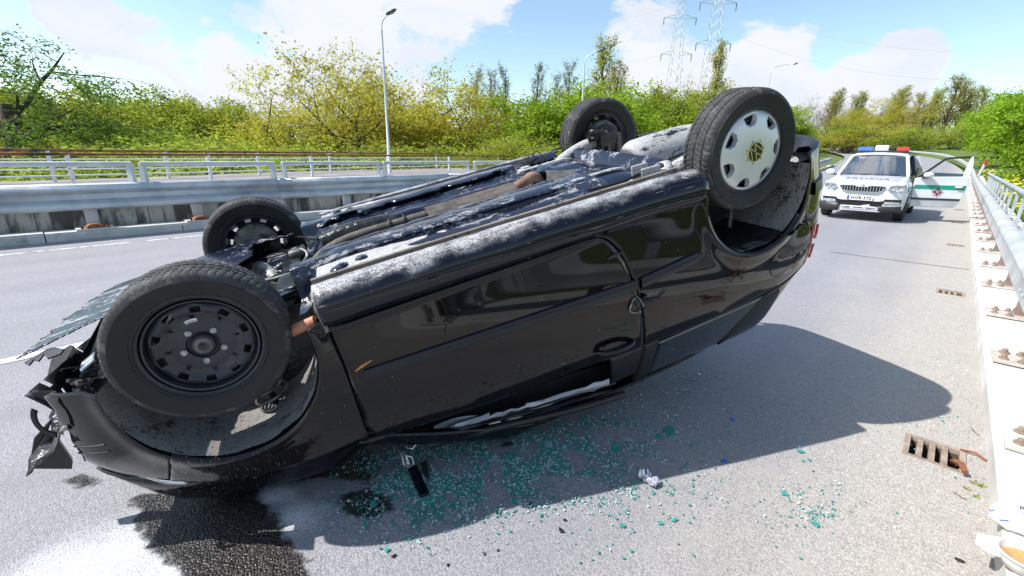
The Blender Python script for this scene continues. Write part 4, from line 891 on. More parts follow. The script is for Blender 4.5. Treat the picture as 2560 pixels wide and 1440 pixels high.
# ------------------------------------------------------------------ what the upturned car shows: sills, floor, running gear, torn front
def V3(*a): return Vector(a)
def rbox(c, size, rz=0, ry=0, rx=0):
    return MB().box(c, size, Matrix.Rotation(RAD(rz), 3, 'Z') @ Matrix.Rotation(RAD(ry), 3, 'Y') @ Matrix.Rotation(RAD(rx), 3, 'X'))
def car_under():
    # sills
    pr = [(.812, .290), (.822, .262), (.826, .232), (.820, .200), (.803, .176), (.778, .163), (.748, .158), (.722, .160), (.712, .166)]
    for mi in (1, -1):
        rows = []
        for x in np.linspace(.405, 2.14, 60):
            k = sstep(x, 1.9, 2.14); row = []
            for y, z in pr:
                dent = .004 * mnoise.noise((x * 4, z * 20, 3)); row.append((x, mi * (y + dent - .008 * k), z - .006 * math.sin(x * 2.2) + .012 * k))
            rows.append(row)
        sl = cp('sill', MB().grid(rows), 'sill_paint', smooth=180, solid=.01)
        fl = [(.712, .168), (.708, .186), (.672, .188), (.668, .150), (.660, .146), (.650, .165)] if mi == 1 else [(.712, .168), (.70, .172), (.68, .178), (.66, .190), (.64, .205)]
        rows = [[(x, mi * y, z - .006 * math.sin(x * 2.2)) for y, z in fl] for x in np.linspace(.40, 2.10, 40)]
        cp('sill_flange', MB().grid(rows), 'flange_brown' if mi == 1 else 'underbody', sl, smooth=30)
        if mi == 1:
            cp('sill_seam', MB().tube([(x, .8268 - .0015 * math.sin(x), .252 - .02 * sstep(x, 1.2, 2.1)) for x in np.linspace(1.0, 2.12, 30)], .0022, 5), 'shell_black', sl)
            cp('paint_scuff', MB().grid([[(x, .8265, .243 + dz * (1 - abs(2 * t - 1)) + .006 * t) for dz in (-.010, .008)] for t, x in [(k / 8, .52 + .14 * k / 8) for k in range(9)]]), 'red_scuff', sl)
            rows = [[(.398 + random.uniform(-.008, .006) + .012 * j, y + random.uniform(-.003, .003) - .006, z) for j in (0, 1)] for y, z in [(.83, .305), (.832, .28), (.834, .25), (.832, .215), (.818, .18), (.79, .16), (.75, .152), (.715, .158)]]
            cp('torn_edge', MB().grid(rows), 'grime_metal', sl)
            cp('seam_cap', MB().lathe([(.0, -.006), (.022, -.005), (.028, 0), (.030, .004)], 20, c=(.50, .60, .150)), 'underbody', sl, smooth=40)
    # floor pan
    def fz(x, y):
        a = abs(y); z = .168
        z -= .034 * (sstep(a, .355, .375) - sstep(a, .455, .475))                     # chassis rails
        z += .10 * (1 - sstep(a, .085, .125))                                          # tunnel
        z -= .012 * math.exp(-((a - .20) / .02) ** 2) + .010 * math.exp(-((a - .29) / .015) ** 2)
        z -= .012 * math.exp(-((a - .55) / .03) ** 2) * sstep(x, .5, .6)
        z += .10 * (1 - sstep(x, .33, .44)) * (1 - sstep(a, .33, .36) + sstep(a, .47, .5))
        z += .006 * mnoise.noise((x * 6, y * 9, 1)) + .004 * mnoise.noise((x * 18, y * 22, 4))
        z += .004 * math.sin(x * 150) * math.exp(-((a - .24) / .05) ** 2) * sstep(x, .9, 1.0)
        return z
    rows = [[(x, y, fz(x, y)) for y in np.linspace(-.655, .655, 130)] for x in np.linspace(.31, 1.66, 130)]
    cp('floor_pan', MB().grid(rows), 'underbody', smooth=180)
    # front footwell ends beside the tunnel (dusty, with the round drain plugs)
    for mi in (1, -1):
        rows = [[(x, mi * y, .158 - .006 * math.sin((x - .42) * 9) + .003 * mnoise.noise((x * 20, y * 20, 2))) for y in np.linspace(.475, .650, 12)] for x in np.linspace(.415, .98, 30)]
        ft = cp('footwell', MB().grid(rows), 'underbody_dusty', smooth=180)
        for x, y in ((.52, .585), (.60, .56)):
            cp('drain_plug', MB().lathe([(0, -.011), (.012, -.011), (.014, -.007), (.022, -.007), (.026, -.003), (.028, .004)], 20, c=(x, mi * y, .150)), 'underbody', ft, smooth=40)
        # torn plastic covers along the rails
        rows = []
        for x in np.linspace(.40, 1.60, 46):
            e = .30 + .02 * mnoise.noise((x * 7, mi, 0)) + .012 * mnoise.noise((x * 30, mi, 5)); rows.append([(x, mi * lerp(e, .47, k), .138 - .012 * math.sin(k * math.pi) + .022 * (1 - sstep(x, .40, .52)) - .006 * mnoise.noise((x * 9, k * 3, 7))) for k in np.linspace(0, 1, 8)])
        cp('floor_cover', MB().grid(rows, lambda i, j: (j < 2 and 4 < i < 9) or (j < 1 and i % 13 in (2, 3))), 'underbody', smooth=60, solid=.004)
    # rear floor, spare wheel well
    rows = [[(x, y, .335 - .10 * math.exp(-(((x - 2.78) / .24) ** 4 + ((y + .12) / .30) ** 4)) + .004 * mnoise.noise((x * 12, y * 12, 0))) for y in np.linspace(-.66, .66, 60)] for x in np.linspace(1.64, 3.06, 60)]
    cp('boot_floor', MB().grid(rows), 'underbody_dusty', smooth=180)
    # fuel tank: rounded saddle shape
    rows = []
    for u in np.linspace(0, 1, 36):
        row = []
        for v in np.linspace(0, 1, 44):
            x = lerp(1.50, 2.14, u); y = lerp(-.50, .56, v); ex = min(u, 1 - u) * 2; ey = min(v, 1 - v) * 2
            z = .335 - .165 * (1 - (1 - min(1, ex * 1.5)) ** 2.6) ** .6 * (1 - (1 - min(1, ey * 2.2)) ** 2.6) ** .6
            z += .05 * math.exp(-((y - .02) / .10) ** 2) * (1 - .5 * u) - .016 * math.exp(-((x - 1.80) / .03) ** 2) * sstep(abs(y), .1, .2)
            row.append((x, y, z + .004 * mnoise.noise((x * 7, y * 7, 9))))
        rows.append(row)
    tk = cp('fuel_tank', MB().grid(rows), 'tank_plastic', smooth=180)
    for yy in (-.28, .33): cp('tank_strap', MB().grid([[(x, yy + dy, .335 - .172 * (1 - (1 - min(1, min((x - 1.5) / .64, 1 - (x - 1.5) / .64) * 3)) ** 2.6) ** .6 + dz) for dy, dz in ((-.02, 0), (-.018, -.006), (.018, -.006), (.02, 0))] for x in np.linspace(1.52, 2.12, 26)]), 'underbody_dusty', tk, smooth=40)
    # exhaust
    ex = cp('exhaust_pipe', MB().tube(catmull([(.28, .02, .30), (.5, .0, .20), (.9, 0, .190), (1.3, -.01, .195), (1.50, -.02, .195)], 6), .026, 10), 'exhaust_brown', smooth=60)
    cp('pipe_elbow', MB().tube(catmull([(1.50, -.02, .195), (1.58, -.02, .175), (1.64, -.03, .160), (1.69, -.05, .205), (1.72, -.08, .27)], 6), .030, 10), 'pipe_rust', ex, smooth=60)
    for x in (.78, .86): cp('pipe_clamp', MB().tube([(x + .0, .032 * math.cos(a) - .002, .191 + .032 * math.sin(a)) for a in np.linspace(0, 2 * math.pi, 14, endpoint=False)], .008, 6, closed=True), 'satin_black', ex, smooth=60)
    cp('heat_shield', MB().grid([[(x, y, .205 - .05 * (1 - (abs(y) / .13) ** 2) + .004 * math.sin(y * 160) + .010 * (1 if abs(y) > .12 else 0)) for y in np.linspace(-.135, .135, 28)] for x in np.linspace(.98, 1.50, 20)]), 'exhaust_brown', smooth=50)
    cp('heat_shield', MB().grid([[(x + .03 * math.cos(y * 20), y, .24 - .10 * math.cos(y / .16 * 1.5) * (1 - (x - 1.68) * 2.4)) for y in np.linspace(-.15, .14, 18)] for x in np.linspace(1.68, 1.86, 12)]), 'grime_metal', smooth=60)
    cp('front_silencer', MB().tube(catmull([(.42, -.07, .19), (.55, -.075, .176), (.72, -.07, .178), (.82, -.06, .195)], 5), [.03] + [.052] * 13 + [.05, .03] if False else .045, 12), 'oily_black', ex, smooth=60)
    mf = cp('silencer', MB().tube(catmull([(2.30, -.02, .25), (2.34, -.02, .24), (2.5, -.02, .235), (2.66, -.02, .235), (2.76, -.02, .245), (2.80, -.02, .25)], 5), [.06, .09, .105, .115, .12] + [.125] * 16 + [.12, .11, .10, .08, .05], 16), 'underbody_dusty', smooth=180)
    cp('tailpipe', MB().tube(catmull([(2.79, .02, .25), (2.9, .12, .23), (3.02, .2, .24)], 5), .022, 8), 'exhaust_brown', mf, smooth=60)
    # rear twist beam and trailing arms
    rows = []
    for y in np.linspace(-.58, .58, 36):
        k = 1 - abs(y) / .58; rows.append([(2.20 + dx, y, .195 + dz + .03 * (k > .05) * (abs(y) ** 2)) for dx, dz in ((-.062, .085), (-.058, .05), (-.03, -.020), (.0, -.034), (.03, -.020), (.058, .05), (.062, .085))])
    bm_ = cp('axle_beam', MB().grid(rows), 'underbody', smooth=50, solid=.006)
    for sy in (1, -1):
        ta = cp('trailing_arm', MB().tube(catmull([(1.96, sy * .53, .27), (2.08, sy * .545, .225), (2.22, sy * .56, .185), (2.36, sy * .565, .165), (2.47, sy * .57, .165)], 5), [.035] * 5 + [.042] * 11 + [.036] * 5, 10), 'underbody_dusty', smooth=60)
        cp('spring', MB().tube([(2.33 + .055 * math.cos(t), sy * .50 + .055 * math.sin(t), .20 + .026 * t / 2) for t in np.linspace(0, 30, 120)][:110], .007, 6), 'spring_steel', ta, smooth=60)
        cp('shock_absorber', MB().tube([(2.56, sy * .55, .14), (2.55, sy * .545, .40)], .024, 10).tube([(2.55, sy * .545, .40), (2.53, sy * .54, .62)], .013, 8), 'grime_metal', ta, smooth=50)
        cp('axle_stub', MB().lathe([(0, sy * .50), (.05, sy * .50), (.06, sy * .53), (.10, sy * .545), (.10, sy * .60)], 20, c=(2.465, 0, .165), axis='y'), 'oily_black', ta, smooth=40)
        cp('arm_bush', MB().lathe([(0, -.05), (.035, -.05), (.045, -.03), (.045, .03), (.035, .05), (0, .05)], 16, c=(1.98, sy * .53, .25), axis='y'), 'grime_metal', ta, smooth=40)
    # damper foot standing up beside the far rear wheel
    st = cp('damper_mount', rbox((2.36, -.51, .115), (.13, .05, .05), 18, 12).box((2.40, -.50, .155), (.07, .07, .09)), 'oily_black', bevel=.008)
    cp('damper_rod', MB().tube([(2.43, -.50, .10), (2.45, -.50, .30)], .014, 8), 'grime_metal', st, smooth=50)
    cp('bump_stop', MB().lathe([(.022, .0), (.034, .01), (.034, .03), (.02, .045), (.03, .06), (.015, .075), (0, .075)], 14, c=(2.33, -.49, .06)), 'satin_black', st, smooth=40)
    # handbrake cables and brackets on the near side
    c1 = catmull([cpx(1470, 476, 2, .185), cpx(1560, 452, 2, .178), cpx(1640, 415, 2, .165), cpx(1700, 386, 2, .16), cpx(1745, 372, 2, .18)], 8)
    cp('brake_cable', MB().tube(c1, .0075, 6), 'satin_black', smooth=60)
    cp('brake_cable', MB().tube(c1 + np.array([.03, .02, .008]), .006, 6), 'satin_black', smooth=60)
    cp('brake_cable', MB().tube(catmull([cpx(1290, 425, 2, .20), cpx(1350, 392, 2, .185), cpx(1420, 362, 2, .175), cpx(1470, 343, 2, .17)], 6), .007, 6), 'satin_black', smooth=60)
    br = cp('arm_bracket', rbox((1.99, .615, .165), (.10, .012, .075), 8).add(*(lambda m_: (m_.v, m_.f))(rbox((1.985, .53, .165), (.09, .012, .085), 4))).add(*(lambda m_: (m_.v, m_.f))(rbox((1.985, .57, .195), (.12, .11, .012), 4))), 'underbody_dusty', bevel=.006)
    cp('bracket_shell', MB().grid([[(2.04 + .02 * k + .02 * math.cos(a), .60 + .055 * math.sin(a) , .185 - .055 * math.cos(a)) for k in (0, 1, 2)] for a in np.linspace(-1.7, 1.7, 14)]), 'underbody_dusty', br, smooth=60, solid=.004)
    cp('jack_pad', MB().lathe([(0, -.010), (.03, -.010), (.036, -.004), (.038, .004)], 18, c=(1.88, .60, .188)), 'underbody_dusty', br, smooth=50)
    cp('corner_gusset', MB().grid([[(lerp(2.03, 2.15, u), lerp(.655, .80, v), .168 + .05 * u * v + .03 * u * (1 - v)) for v in np.linspace(0, 1, 6)] for u in np.linspace(0, 1, 6)]), 'underbody_dusty', br, smooth=60, solid=.006)
    # wires by the tank front
    for k in range(5):
        a = V3(1.62 + .05 * k, -.40 - .03 * k, .20); cp('loose_wire', MB().tube(catmull([a, a + V3(.05, .03, -.06 - .01 * k), a + V3(.11, .05, -.03), a + V3(.16, .06, .03)], 6), .004, 5), 'exhaust_brown', smooth=60)
    cp('filter_bracket', rbox((1.62, -.38, .19), (.22, .13, .03), 20, 4).box((1.72, -.33, .175), (.06, .05, .05)), 'underbody_dusty', bevel=.01)
    # rear apron below the bumper
    rows = [[S(u, z, i_) for z, i_ in ((.252, .0), (.235, .02), (.24, .07), (.30, .11))] for u in np.linspace(2.86, 3.745, 40)] ; rows += [[(p[0], -p[1], p[2]) for p in r] for r in rows[::-1][1:]]
    cp('rear_apron', MB().grid(rows), 'black_trim', smooth=60)

def car_front():
    # engine undertray, torn on the near rear corner and hanging at the nose
    tear = [(750, 582), (720, 590), (700, 588), (685, 599), (665, 603), (641, 615), (626, 628), (636, 636), (629, 647), (612, 660), (600, 672), (540, 700)]
    T = [cpx(x, y, 2, .175) for x, y in tear]; ty = [p.y for p in T]; tx = [p.x for p in T]; od = np.argsort(ty); ty = np.array(ty)[od]; tx = np.array(tx)[od]
    def tz(x, y): return .185 + .10 * sstep(-x, .55, .76) ** 2 * 0 - .035 * math.cos((x + .2) * 2.0) + .02 * abs(y) + .010 * mnoise.noise((x * 3, y * 3, 2)) + .0035 * math.sin(x * 95 + y * 30) * sstep(x, -.35, -.2) + .05 * sstep(-y, .45, .72)
    nx, ny = 120, 100; xs = np.linspace(-.735, .32, nx); ys = np.linspace(-.72, .47, ny)
    def skip(i, j):
        x, y = (xs[i] + xs[i + 1]) / 2, (ys[j] + ys[j + 1]) / 2
        if x > np.interp(y, ty, tx) + .010 * mnoise.noise((x * 40, y * 40, 0)): return True
        if x < -.70 - .03 * mnoise.noise((y * 25, 0, 3)) + .02 * mnoise.noise((y * 70, 2, 3)): return True
        lim = interp(x, [-.74, -.68, -.6, -.52, -.4, -.2, .3], [.42, .38, .30, .24, .20, .30, .47]) + .012 * mnoise.noise((x * 30, 5, 1))
        return y > lim
    tr = cp('undertray', MB().grid([[(x, y, tz(x, y)) for y in ys] for x in xs], skip), 'undertray_plastic', smooth=60, solid=.004)
    # ragged flap at the very nose
    fl = MB(); pts = [(60, 906), (92, 888), (118, 872), (135, 868), (160, 872), (150, 884), (118, 896), (110, 884), (96, 902), (84, 898), (72, 912)]
    fl.prism([cpx(x, y, 2, .185) for x, y in pts], (0, 0, .006)); cp('torn_flap', fl, 'black_trim', tr)
    # engine, gearbox, mounts
    def at(x, y, z): return cpx(x, y, 2, z)
    cp('engine_block', rbox((-.05, .02, .45), (.50, .70, .30), 3).box((-.12, .30, .40), (.34, .30, .24)), 'oily_black', bevel=.03)
    c = at(712, 645, .26); cp('oil_pan', rbox(c + V3(0, 0, .05), (.20, .19, .12), -12, 6, 5), 'underbody', bevel=.018)
    g = cp('gearbox', MB().lathe([(0, -.10), (.07, -.10), (.085, -.06), (.085, .03), (.06, .06), (.05, .10), (0, .10)], 20, c=(0, 0, 0), axis='y'), 'oily_black', smooth=40); g.location = at(700, 690, .36)
    a = at(646, 668, .29); b = at(690, 700, .30); cp('starter_motor', MB().tube([a, lerp(a, b, .15), lerp(a, b, .85), b], [.034, .046, .046, .03], 16), 'cast_alloy', smooth=45)
    mt = cp('engine_mount', MB().lathe([(.012, -.045), (.036, -.045), (.042, -.03), (.038, 0), (.042, .03), (.036, .045), (.012, .045)], 18, axis='x'), 'black_trim', smooth=40); mt.location = at(748, 637, .24)
    cp('mount_clip', MB().tube(catmull([at(735, 630, .24), at(748, 622, .21), at(764, 628, .21), at(768, 640, .21), at(760, 652, .24)], 5), .007, 6), 'cast_alloy', mt, smooth=60).location = -mt.location
    # subframe and lower arms
    cp('subframe', MB().bar((.24, -.42, .27), (.24, .36, .27), .10, .06).bar((.20, .30, .26), (-.1, .42, .27), .08, .05).bar((.20, -.34, .26), (-.1, -.42, .27), .08, .05), 'oily_black', bevel=.015)
    for sy in (1, -1):
        rows = [[(lerp(.26, .0, u) + w * (.05 - .02 * u), sy * lerp(.33, .60, u), .262 - .02 * math.sin(u * 3) + .012 * abs(w)) for w in (-1.2, -1, 0, 1, 1.2)] for u in np.linspace(0, 1, 12)]
        ca = cp('control_arm', MB().grid(rows), 'underbody', smooth=50, solid=.012)
        cp('ball_joint', MB().lathe([(0, -.02), (.02, -.018), (.026, 0), (.02, .03), (0, .03)], 12, c=(0, sy * .59, .235)), 'grime_metal', ca, smooth=50)
        cp('drive_shaft', MB().tube([(.0, sy * .18, .36), (.0, sy * .26, .345), (0, sy * .5, .27), (0, sy * .60, .235)], [.045, .016, .016, .04], 12), 'oily_black', smooth=60)
        cp('tie_rod', MB().tube([(.16, sy * .30, .33), (.13, sy * .58, .26)], .010, 8), 'grime_metal', smooth=60)
    # near strut with its coil spring
    sx, sy_, = .02, .555
    sp = cp('strut', MB().tube([(sx, sy_ + .03, .24), (sx + .02, sy_, .46), (sx + .035, sy_ - .02, .70)], [.030, .028, .012], 12), 'oily_black', smooth=60)
    cp('coil_spring', MB().tube([(sx + .02 + .02 * (t / 36) + .066 * math.cos(t), sy_ - .0 - .02 * t / 36 + .066 * math.sin(t), .43 + .24 * t / 36) for t in np.linspace(0, 36, 190)], .0065, 6), 'spring_steel', sp, smooth=60)
    cp('spring_seat', MB().lathe([(.02, .425), (.075, .42), (.08, .432)], 20, c=(sx + .02, sy_, 0)), 'oily_black', sp, smooth=40)
    # dusty front end of the chassis leg, oxide-red brace and dangling bracket
    cp('chassis_leg', MB().tube(catmull([at(708, 778, .34), at(726, 742, .31), at(752, 708, .27), at(776, 688, .24), at(800, 672, .22)], 6), [.022] * 3 + [.030] * 22, 10), 'underbody_dusty', smooth=60)
    cp('inner_wing', MB().grid([[(lerp(.30, .40, u), lerp(.44, .74, v), lerp(.20, .62, u) if False else .20 + .40 * (1 - u) ** 1.2 + .01 * mnoise.noise((u * 6, v * 6, 1))) for v in np.linspace(0, 1, 10)] for u in np.linspace(0, 1, 12)]), 'arch_liner', smooth=180)
    a, b = cpx(708, 838, 1, .70), cpx(766, 812, 1, .72)
    cp('brace_bar', MB().tube([a + (a - b) * .7, a, b, b + (b - a) * .4], .022, 12), 'oxide_red', smooth=60)
    bk = at(722, 703, .27); cp('hanging_bracket', MB().tube(catmull([at(655, 702, .25), at(690, 694, .24), at(724, 684, .24)], 4), .005, 6), 'cast_alloy', smooth=60)
    cp('bracket_plate', MB().prism([at(704, 690, .25), at(728, 685, .25), at(736, 708, .30), at(716, 704, .31), at(708, 716, .31)], (.008, .004, 0)), 'underbody', smooth=None)
    for p0, p1, p2 in (((715, 678, .22), (760, 668, .20), (800, 640, .20)), ((745, 592, .20), (790, 596, .19), (815, 585, .185)), ((660, 700, .30), (700, 712, .30), (750, 690, .26))):
        cp('loose_strut', MB().tube(catmull([at(*p0), at(*p1), at(*p2)], 5), [.006] * 3 + [.012] * 5 + [.008] * 3, 6), 'black_trim', smooth=50)
    # engine bay hoses
    for k in range(9):
        a = V3(random.uniform(.05, .3), random.uniform(-.1, .45), random.uniform(.26, .36)); q = [a]
        for _ in range(3): q.append(q[-1] + V3(random.uniform(-.1, .1), random.uniform(-.1, .1), random.uniform(-.03, .04)))
        cp('hose', MB().tube(catmull(q, 5), random.choice((.006, .009, .013)), 6), random.choice(('oily_black', 'black_trim', 'grime_metal')), smooth=60)
    rows = [[(x + .02 * mnoise.noise((x * 12, y * 12, 3)), y, .34 + .05 * mnoise.noise((x * 9, y * 9, 1)) + .025 * mnoise.noise((x * 24, y * 24, 6)) + .10 * sstep(-x, .55, .72) + .06 * sstep(y, .35, .62)) for y in np.linspace(-.45, .66, 44)] for x in np.linspace(-.74, -.22, 26)]
    cp('dark_backdrop', MB().grid(rows), 'oily_black', smooth=35, solid=.004)  # crumpled sheets added as a dark backdrop behind the torn nose pieces
    rows = [[(-.66 + .05 * mnoise.noise((y * 7, z * 7, 2)) - .02 * math.sin(z * 9), y, z) for z in np.linspace(.28, .62, 12)] for y in np.linspace(-.40, .52, 34)]
    cp('dark_backdrop', MB().grid(rows, lambda i, j: mnoise.noise((i * .5, j * .8, 4)) > .32), 'satin_black', smooth=35, solid=.005)
    for k in range(14):
        a = V3(random.uniform(-.62, -.42), random.uniform(.12, .45), random.uniform(.28, .36)); q = [a]
        for _ in range(3): q.append(q[-1] + V3(random.uniform(-.03, .05), random.uniform(-.06, .05), random.uniform(-.02, .04)))
        cp('wire', MB().tube(catmull(q, 4), random.choice((.003, .005, .008)), 5), random.choice(('satin_black', 'black_trim', 'grime_metal', 'oily_black')), smooth=60)
    # torn nose: crash beam, radiator support, lamp remains, trims
    cp('crash_beam', MB().bar((-.60, -.52, .46), (-.60, .40, .46), .05, .11), 'oily_black', bevel=.012)
    cp('radiator', MB().box((-.50, -.02, .46), (.06, .70, .36)), 'black_trim', bevel=.006)
    for i in range(7):
        y = .34 + .0 * i; p = at(248 - 3 * i, 918 + 9 * i, .30 + .022 * i); q = at(205 - 2 * i, 936 + 8 * i, .30 + .022 * i)
        cp('hose_rib', MB().tube([p, lerp(p, q, .5) + V3(0, .0, -.006), q], .0095, 8), 'black_trim', smooth=60)
    cp('lamp_housing', MB().grid([[cpx(lerp(238, 205, u), lerp(890, 918, u) + 26 * (v - .5), 2, .27 + .01 * math.sin(3 * v)) for v in np.linspace(0, 1, 6)] for u in np.linspace(0, 1, 6)]), 'lamp_clear', smooth=180, solid=.01)
    cp('support_panel', MB().prism([at(128, 898, .30), at(140, 884, .28), at(176, 862, .24), at(182, 872, .24), at(160, 905, .30), at(150, 960, .42), at(118, 940, .40)], (.012, .006, .01)), 'black_trim')
    cp('support_panel', MB().prism([at(196, 900, .30), at(250, 800, .22), at(262, 782, .20), at(250, 850, .26), at(205, 930, .34), at(160, 965, .42)], (.01, .006, .012)), 'satin_black')
    cp('splinter', MB().prism([cpx(80, 976, 1, .50), cpx(96, 975, 1, .50), cpx(140, 977, 1, .50), cpx(142, 996, 1, .50), cpx(112, 998, 1, .50), cpx(92, 990, 1, .50)], (.004, .012, .004)), 'black_trim')
    cp('nose_trim', MB().prism([cpx(72, 1160, 1, .46), cpx(72, 1143, 1, .46), cpx(118, 1072, 1, .46), cpx(140, 1084, 1, .46), cpx(180, 1142, 1, .46), cpx(178, 1161, 1, .46)], (.02, .04, 0)), 'satin_black')
    cp('nose_skin', MB().prism([cpx(76, 1142, 1, .47), cpx(84, 1095, 1, .47), cpx(132, 1040, 1, .48), cpx(122, 1068, 1, .47)], (.006, .01, 0)), 'car_paint')
    # fog lamp rim in the torn edge
    rows = []
    for i, a in enumerate(np.linspace(RAD(120), RAD(235), 14)):
        c = S(-.585, .335, 0); rows.append([c + V3(.055 * k * math.cos(a) * .75, -.03 * math.cos(a) * k, .080 * k * math.sin(a)) + V3(0, .012, 0) for k in (.72, .86, 1.0)])
    cp('fog_lamp_rim', MB().grid(rows), 'black_trim', smooth=180, solid=.006)
    cp('lamp_bezel', MB().grid([[S(lerp(-.62, -.50, u), .415 + dz - .03 * math.sin(u * 3.1), -.006) for dz in (-.009, 0, .009)] for u in np.linspace(0, .6, 10)]), 'cast_alloy', smooth=180, solid=.004)
car_under()
car_front()
# ------------------------------------------------------------------ trees and shrubs
def m_leaf(name, c1, c2, tr=.45):
    mt, nt, b = newmat(name); nt.n.remove(b); out = [n for n in nt.n if n.type == 'OUTPUT_MATERIAL'][0]
    co = nt.add('ShaderNodeTexCoord').outputs['Object']; rnd = nt.add('ShaderNodeObjectInfo').outputs['Random']
    f = nt.smooth(nt.noise(co, .55, 4, .6), .32, .68); g = nt.noise(co, 6.0, 2)
    col = nt.mix(f, c1, c2); col = nt.mix(nt.smooth(g, .35, .7, 0, .45), col, tuple(k * 1.35 for k in c2))
    hs = nt.add('ShaderNodeHueSaturation'); nt.set(hs, 'Color', col); nt.set(hs, 'Hue', nt.smooth(rnd, 0, 1, .485, .512)); nt.set(hs, 'Value', nt.smooth(rnd, 0, 1, .85, 1.15))
    d = nt.add('ShaderNodeBsdfDiffuse'); nt.set(d, 'Color', hs.outputs[0]); t = nt.add('ShaderNodeBsdfTranslucent'); nt.set(t, 'Color', hs.outputs[0])
    mx = nt.add('ShaderNodeMixShader'); mx.inputs[0].default_value = tr; nt.l.new(d.outputs[0], mx.inputs[1]); nt.l.new(t.outputs[0], mx.inputs[2]); nt.l.new(mx.outputs[0], out.inputs[0])
m_leaf('leaf_willow', (.075, .125, .022), (.15, .22, .045))
m_leaf('leaf_yellow', (.33, .33, .035), (.52, .48, .07))
m_leaf('leaf_green', (.22, .29, .03), (.38, .44, .07))
m_leaf('leaf_bright', (.17, .29, .02), (.30, .42, .04))
m_leaf('leaf_grey', (.12, .14, .06), (.20, .21, .09))
m_leaf('leaf_olive', (.24, .25, .06), (.38, .37, .09))
m_leaf('leaf_bud', (.17, .13, .085), (.24, .20, .12))
mat('bark', (.045, .036, .028), (.085, .068, .05), 9, .95, bump=.5, bscale=30)
mat('bark_grey', (.11, .098, .085), (.17, .15, .13), 9, .95)

def grow_tree(seed, H=10.0, spread=.55, levels=4, trunk=.28, first=.25, nleaf=7000, leaf=.16, columnar=False, droop=0.0, jitter=.4, split=(3, 5), stems=1):
    rnd = random.Random(seed); segs = []; tips = []
    def vec(s): return Vector((rnd.uniform(-s, s), rnd.uniform(-s, s), rnd.uniform(-s, s)))
    def branch(p, d, L, r, lv):
        n = 5 if lv == 0 else 4; path = [p.copy()]; rs = [r]
        for i in range(n):
            d = (d + vec(.16 if lv else .06) + Vector((0, 0, (.10 if not columnar else .22) - droop * lv * .12))).normalized(); p = p + d * L / n
            path.append(p.copy()); rs.append(r * (1 - (.62 if lv == 0 else .86) * (i + 1) / n))
            if lv >= 1: tips.append((p.copy(), lv))
        segs.append((path, rs, lv))
        if lv >= levels: return
        k = (22 if columnar else rnd.randint(*split) + 3) if lv == 0 else rnd.randint(*split)
        for j in range(k):
            t = (first + (1 - first) * (j + rnd.random()) / k if columnar else rnd.uniform(first, 1.0)) if lv == 0 else rnd.uniform(.3, 1.0); t = max(.12, min(.999, t))
            ii = min(n - 1, int(t * n)); q = path[ii].lerp(path[ii + 1], t * n - ii); base = (path[ii + 1] - path[ii]).normalized()
            az = 2.399 * j + rnd.uniform(-.5, .5); side = Vector((math.cos(az), math.sin(az), 0)); side = (side - base * side.dot(base)).normalized() if lv else side
            sp = spread * rnd.uniform(.75, 1.25); nd = (base * (1 - sp) + side * sp + vec(jitter * .3)).normalized()
            branch(q, nd, L * (rnd.uniform(.20, .30) * (1.25 - .75 * t) if columnar and lv == 0 else rnd.uniform(.48, .72)), max(.012, rs[ii] * .55), lv + 1)
    for sidx in range(stems):
        d0 = Vector((0, 0, 1)) if stems == 1 else (Vector((math.cos(sidx * 2.2), math.sin(sidx * 2.2), 0)) * .5 + Vector((0, 0, 1))).normalized()
        branch(Vector((0.15 * sidx, 0, -.3)), d0, H * (.62 if not columnar else .95), trunk, 0)
    mb = MB()
    for path, rs, lv in segs:
        if lv <= 3: mb.tube(path, rs, 7 if lv == 0 else 5 if lv == 1 else 3, cap=False)
    top = max(p.z for p, _ in tips); k = H / top
    mb.v = [(x * k, y * k, z * k) for x, y, z in mb.v]
    tips = [(p * k, lv) for p, lv in tips if lv >= max(1, levels - 1)] or [(p * k, lv) for p, lv in tips]
    vs, fs = [], []
    for i in range(nleaf):
        p, lv = rnd.choice(tips); c = p + Vector((rnd.gauss(0, 1), rnd.gauss(0, 1), rnd.gauss(0, .8))) * leaf * (2.2 if lv < levels else 1.7)
        if droop: c.z -= rnd.random() * droop * .9
        n = Vector((rnd.gauss(0, 1), rnd.gauss(0, 1), rnd.gauss(.5, 1))).normalized(); a = n.orthogonal().normalized(); a = Matrix.Rotation(rnd.random() * 6.28, 3, n) @ a; b = n.cross(a)
        s = leaf * rnd.uniform(.55, 1.25); o = len(vs)
        vs += [c - a * s, c - b * s * .55 + n * s * .1, c + a * s, c + b * s * .55 + n * s * .1]; fs.append((o, o + 1, o + 2, o + 3))
    me_t = mb.mesh('trunk'); me_t.shade_smooth(); cm = MB().add(vs, fs).mesh('crown'); return me_t, cm
ARCH = {}
def arch(kind, leafmat, bark, n, **kw):
    ARCH[kind] = []
    for i in range(n):
        t, c = grow_tree(hash(kind) % 1000 * 0 + sum(map(ord, kind)) + 17 * i, **kw); t.materials.append(MATS[bark]); c.materials.append(MATS[leafmat]); ARCH[kind].append((t, c))
arch('willow', 'leaf_willow', 'bark', 1, spread=.68, levels=4, trunk=.55, first=.22, nleaf=22000, leaf=.068, droop=.6, split=(4, 5))
arch('yellow', 'leaf_yellow', 'bark', 3, spread=.62, levels=4, trunk=.34, first=.10, nleaf=15000, leaf=.085, split=(4, 5), stems=2)
arch('green', 'leaf_green', 'bark', 3, spread=.60, levels=3, trunk=.22, first=.12, nleaf=15000, leaf=.13, split=(5, 7))
arch('bright', 'leaf_bright', 'bark', 2, spread=.66, levels=3, trunk=.22, first=.05, nleaf=26000, leaf=.13, split=(6, 8), stems=2)
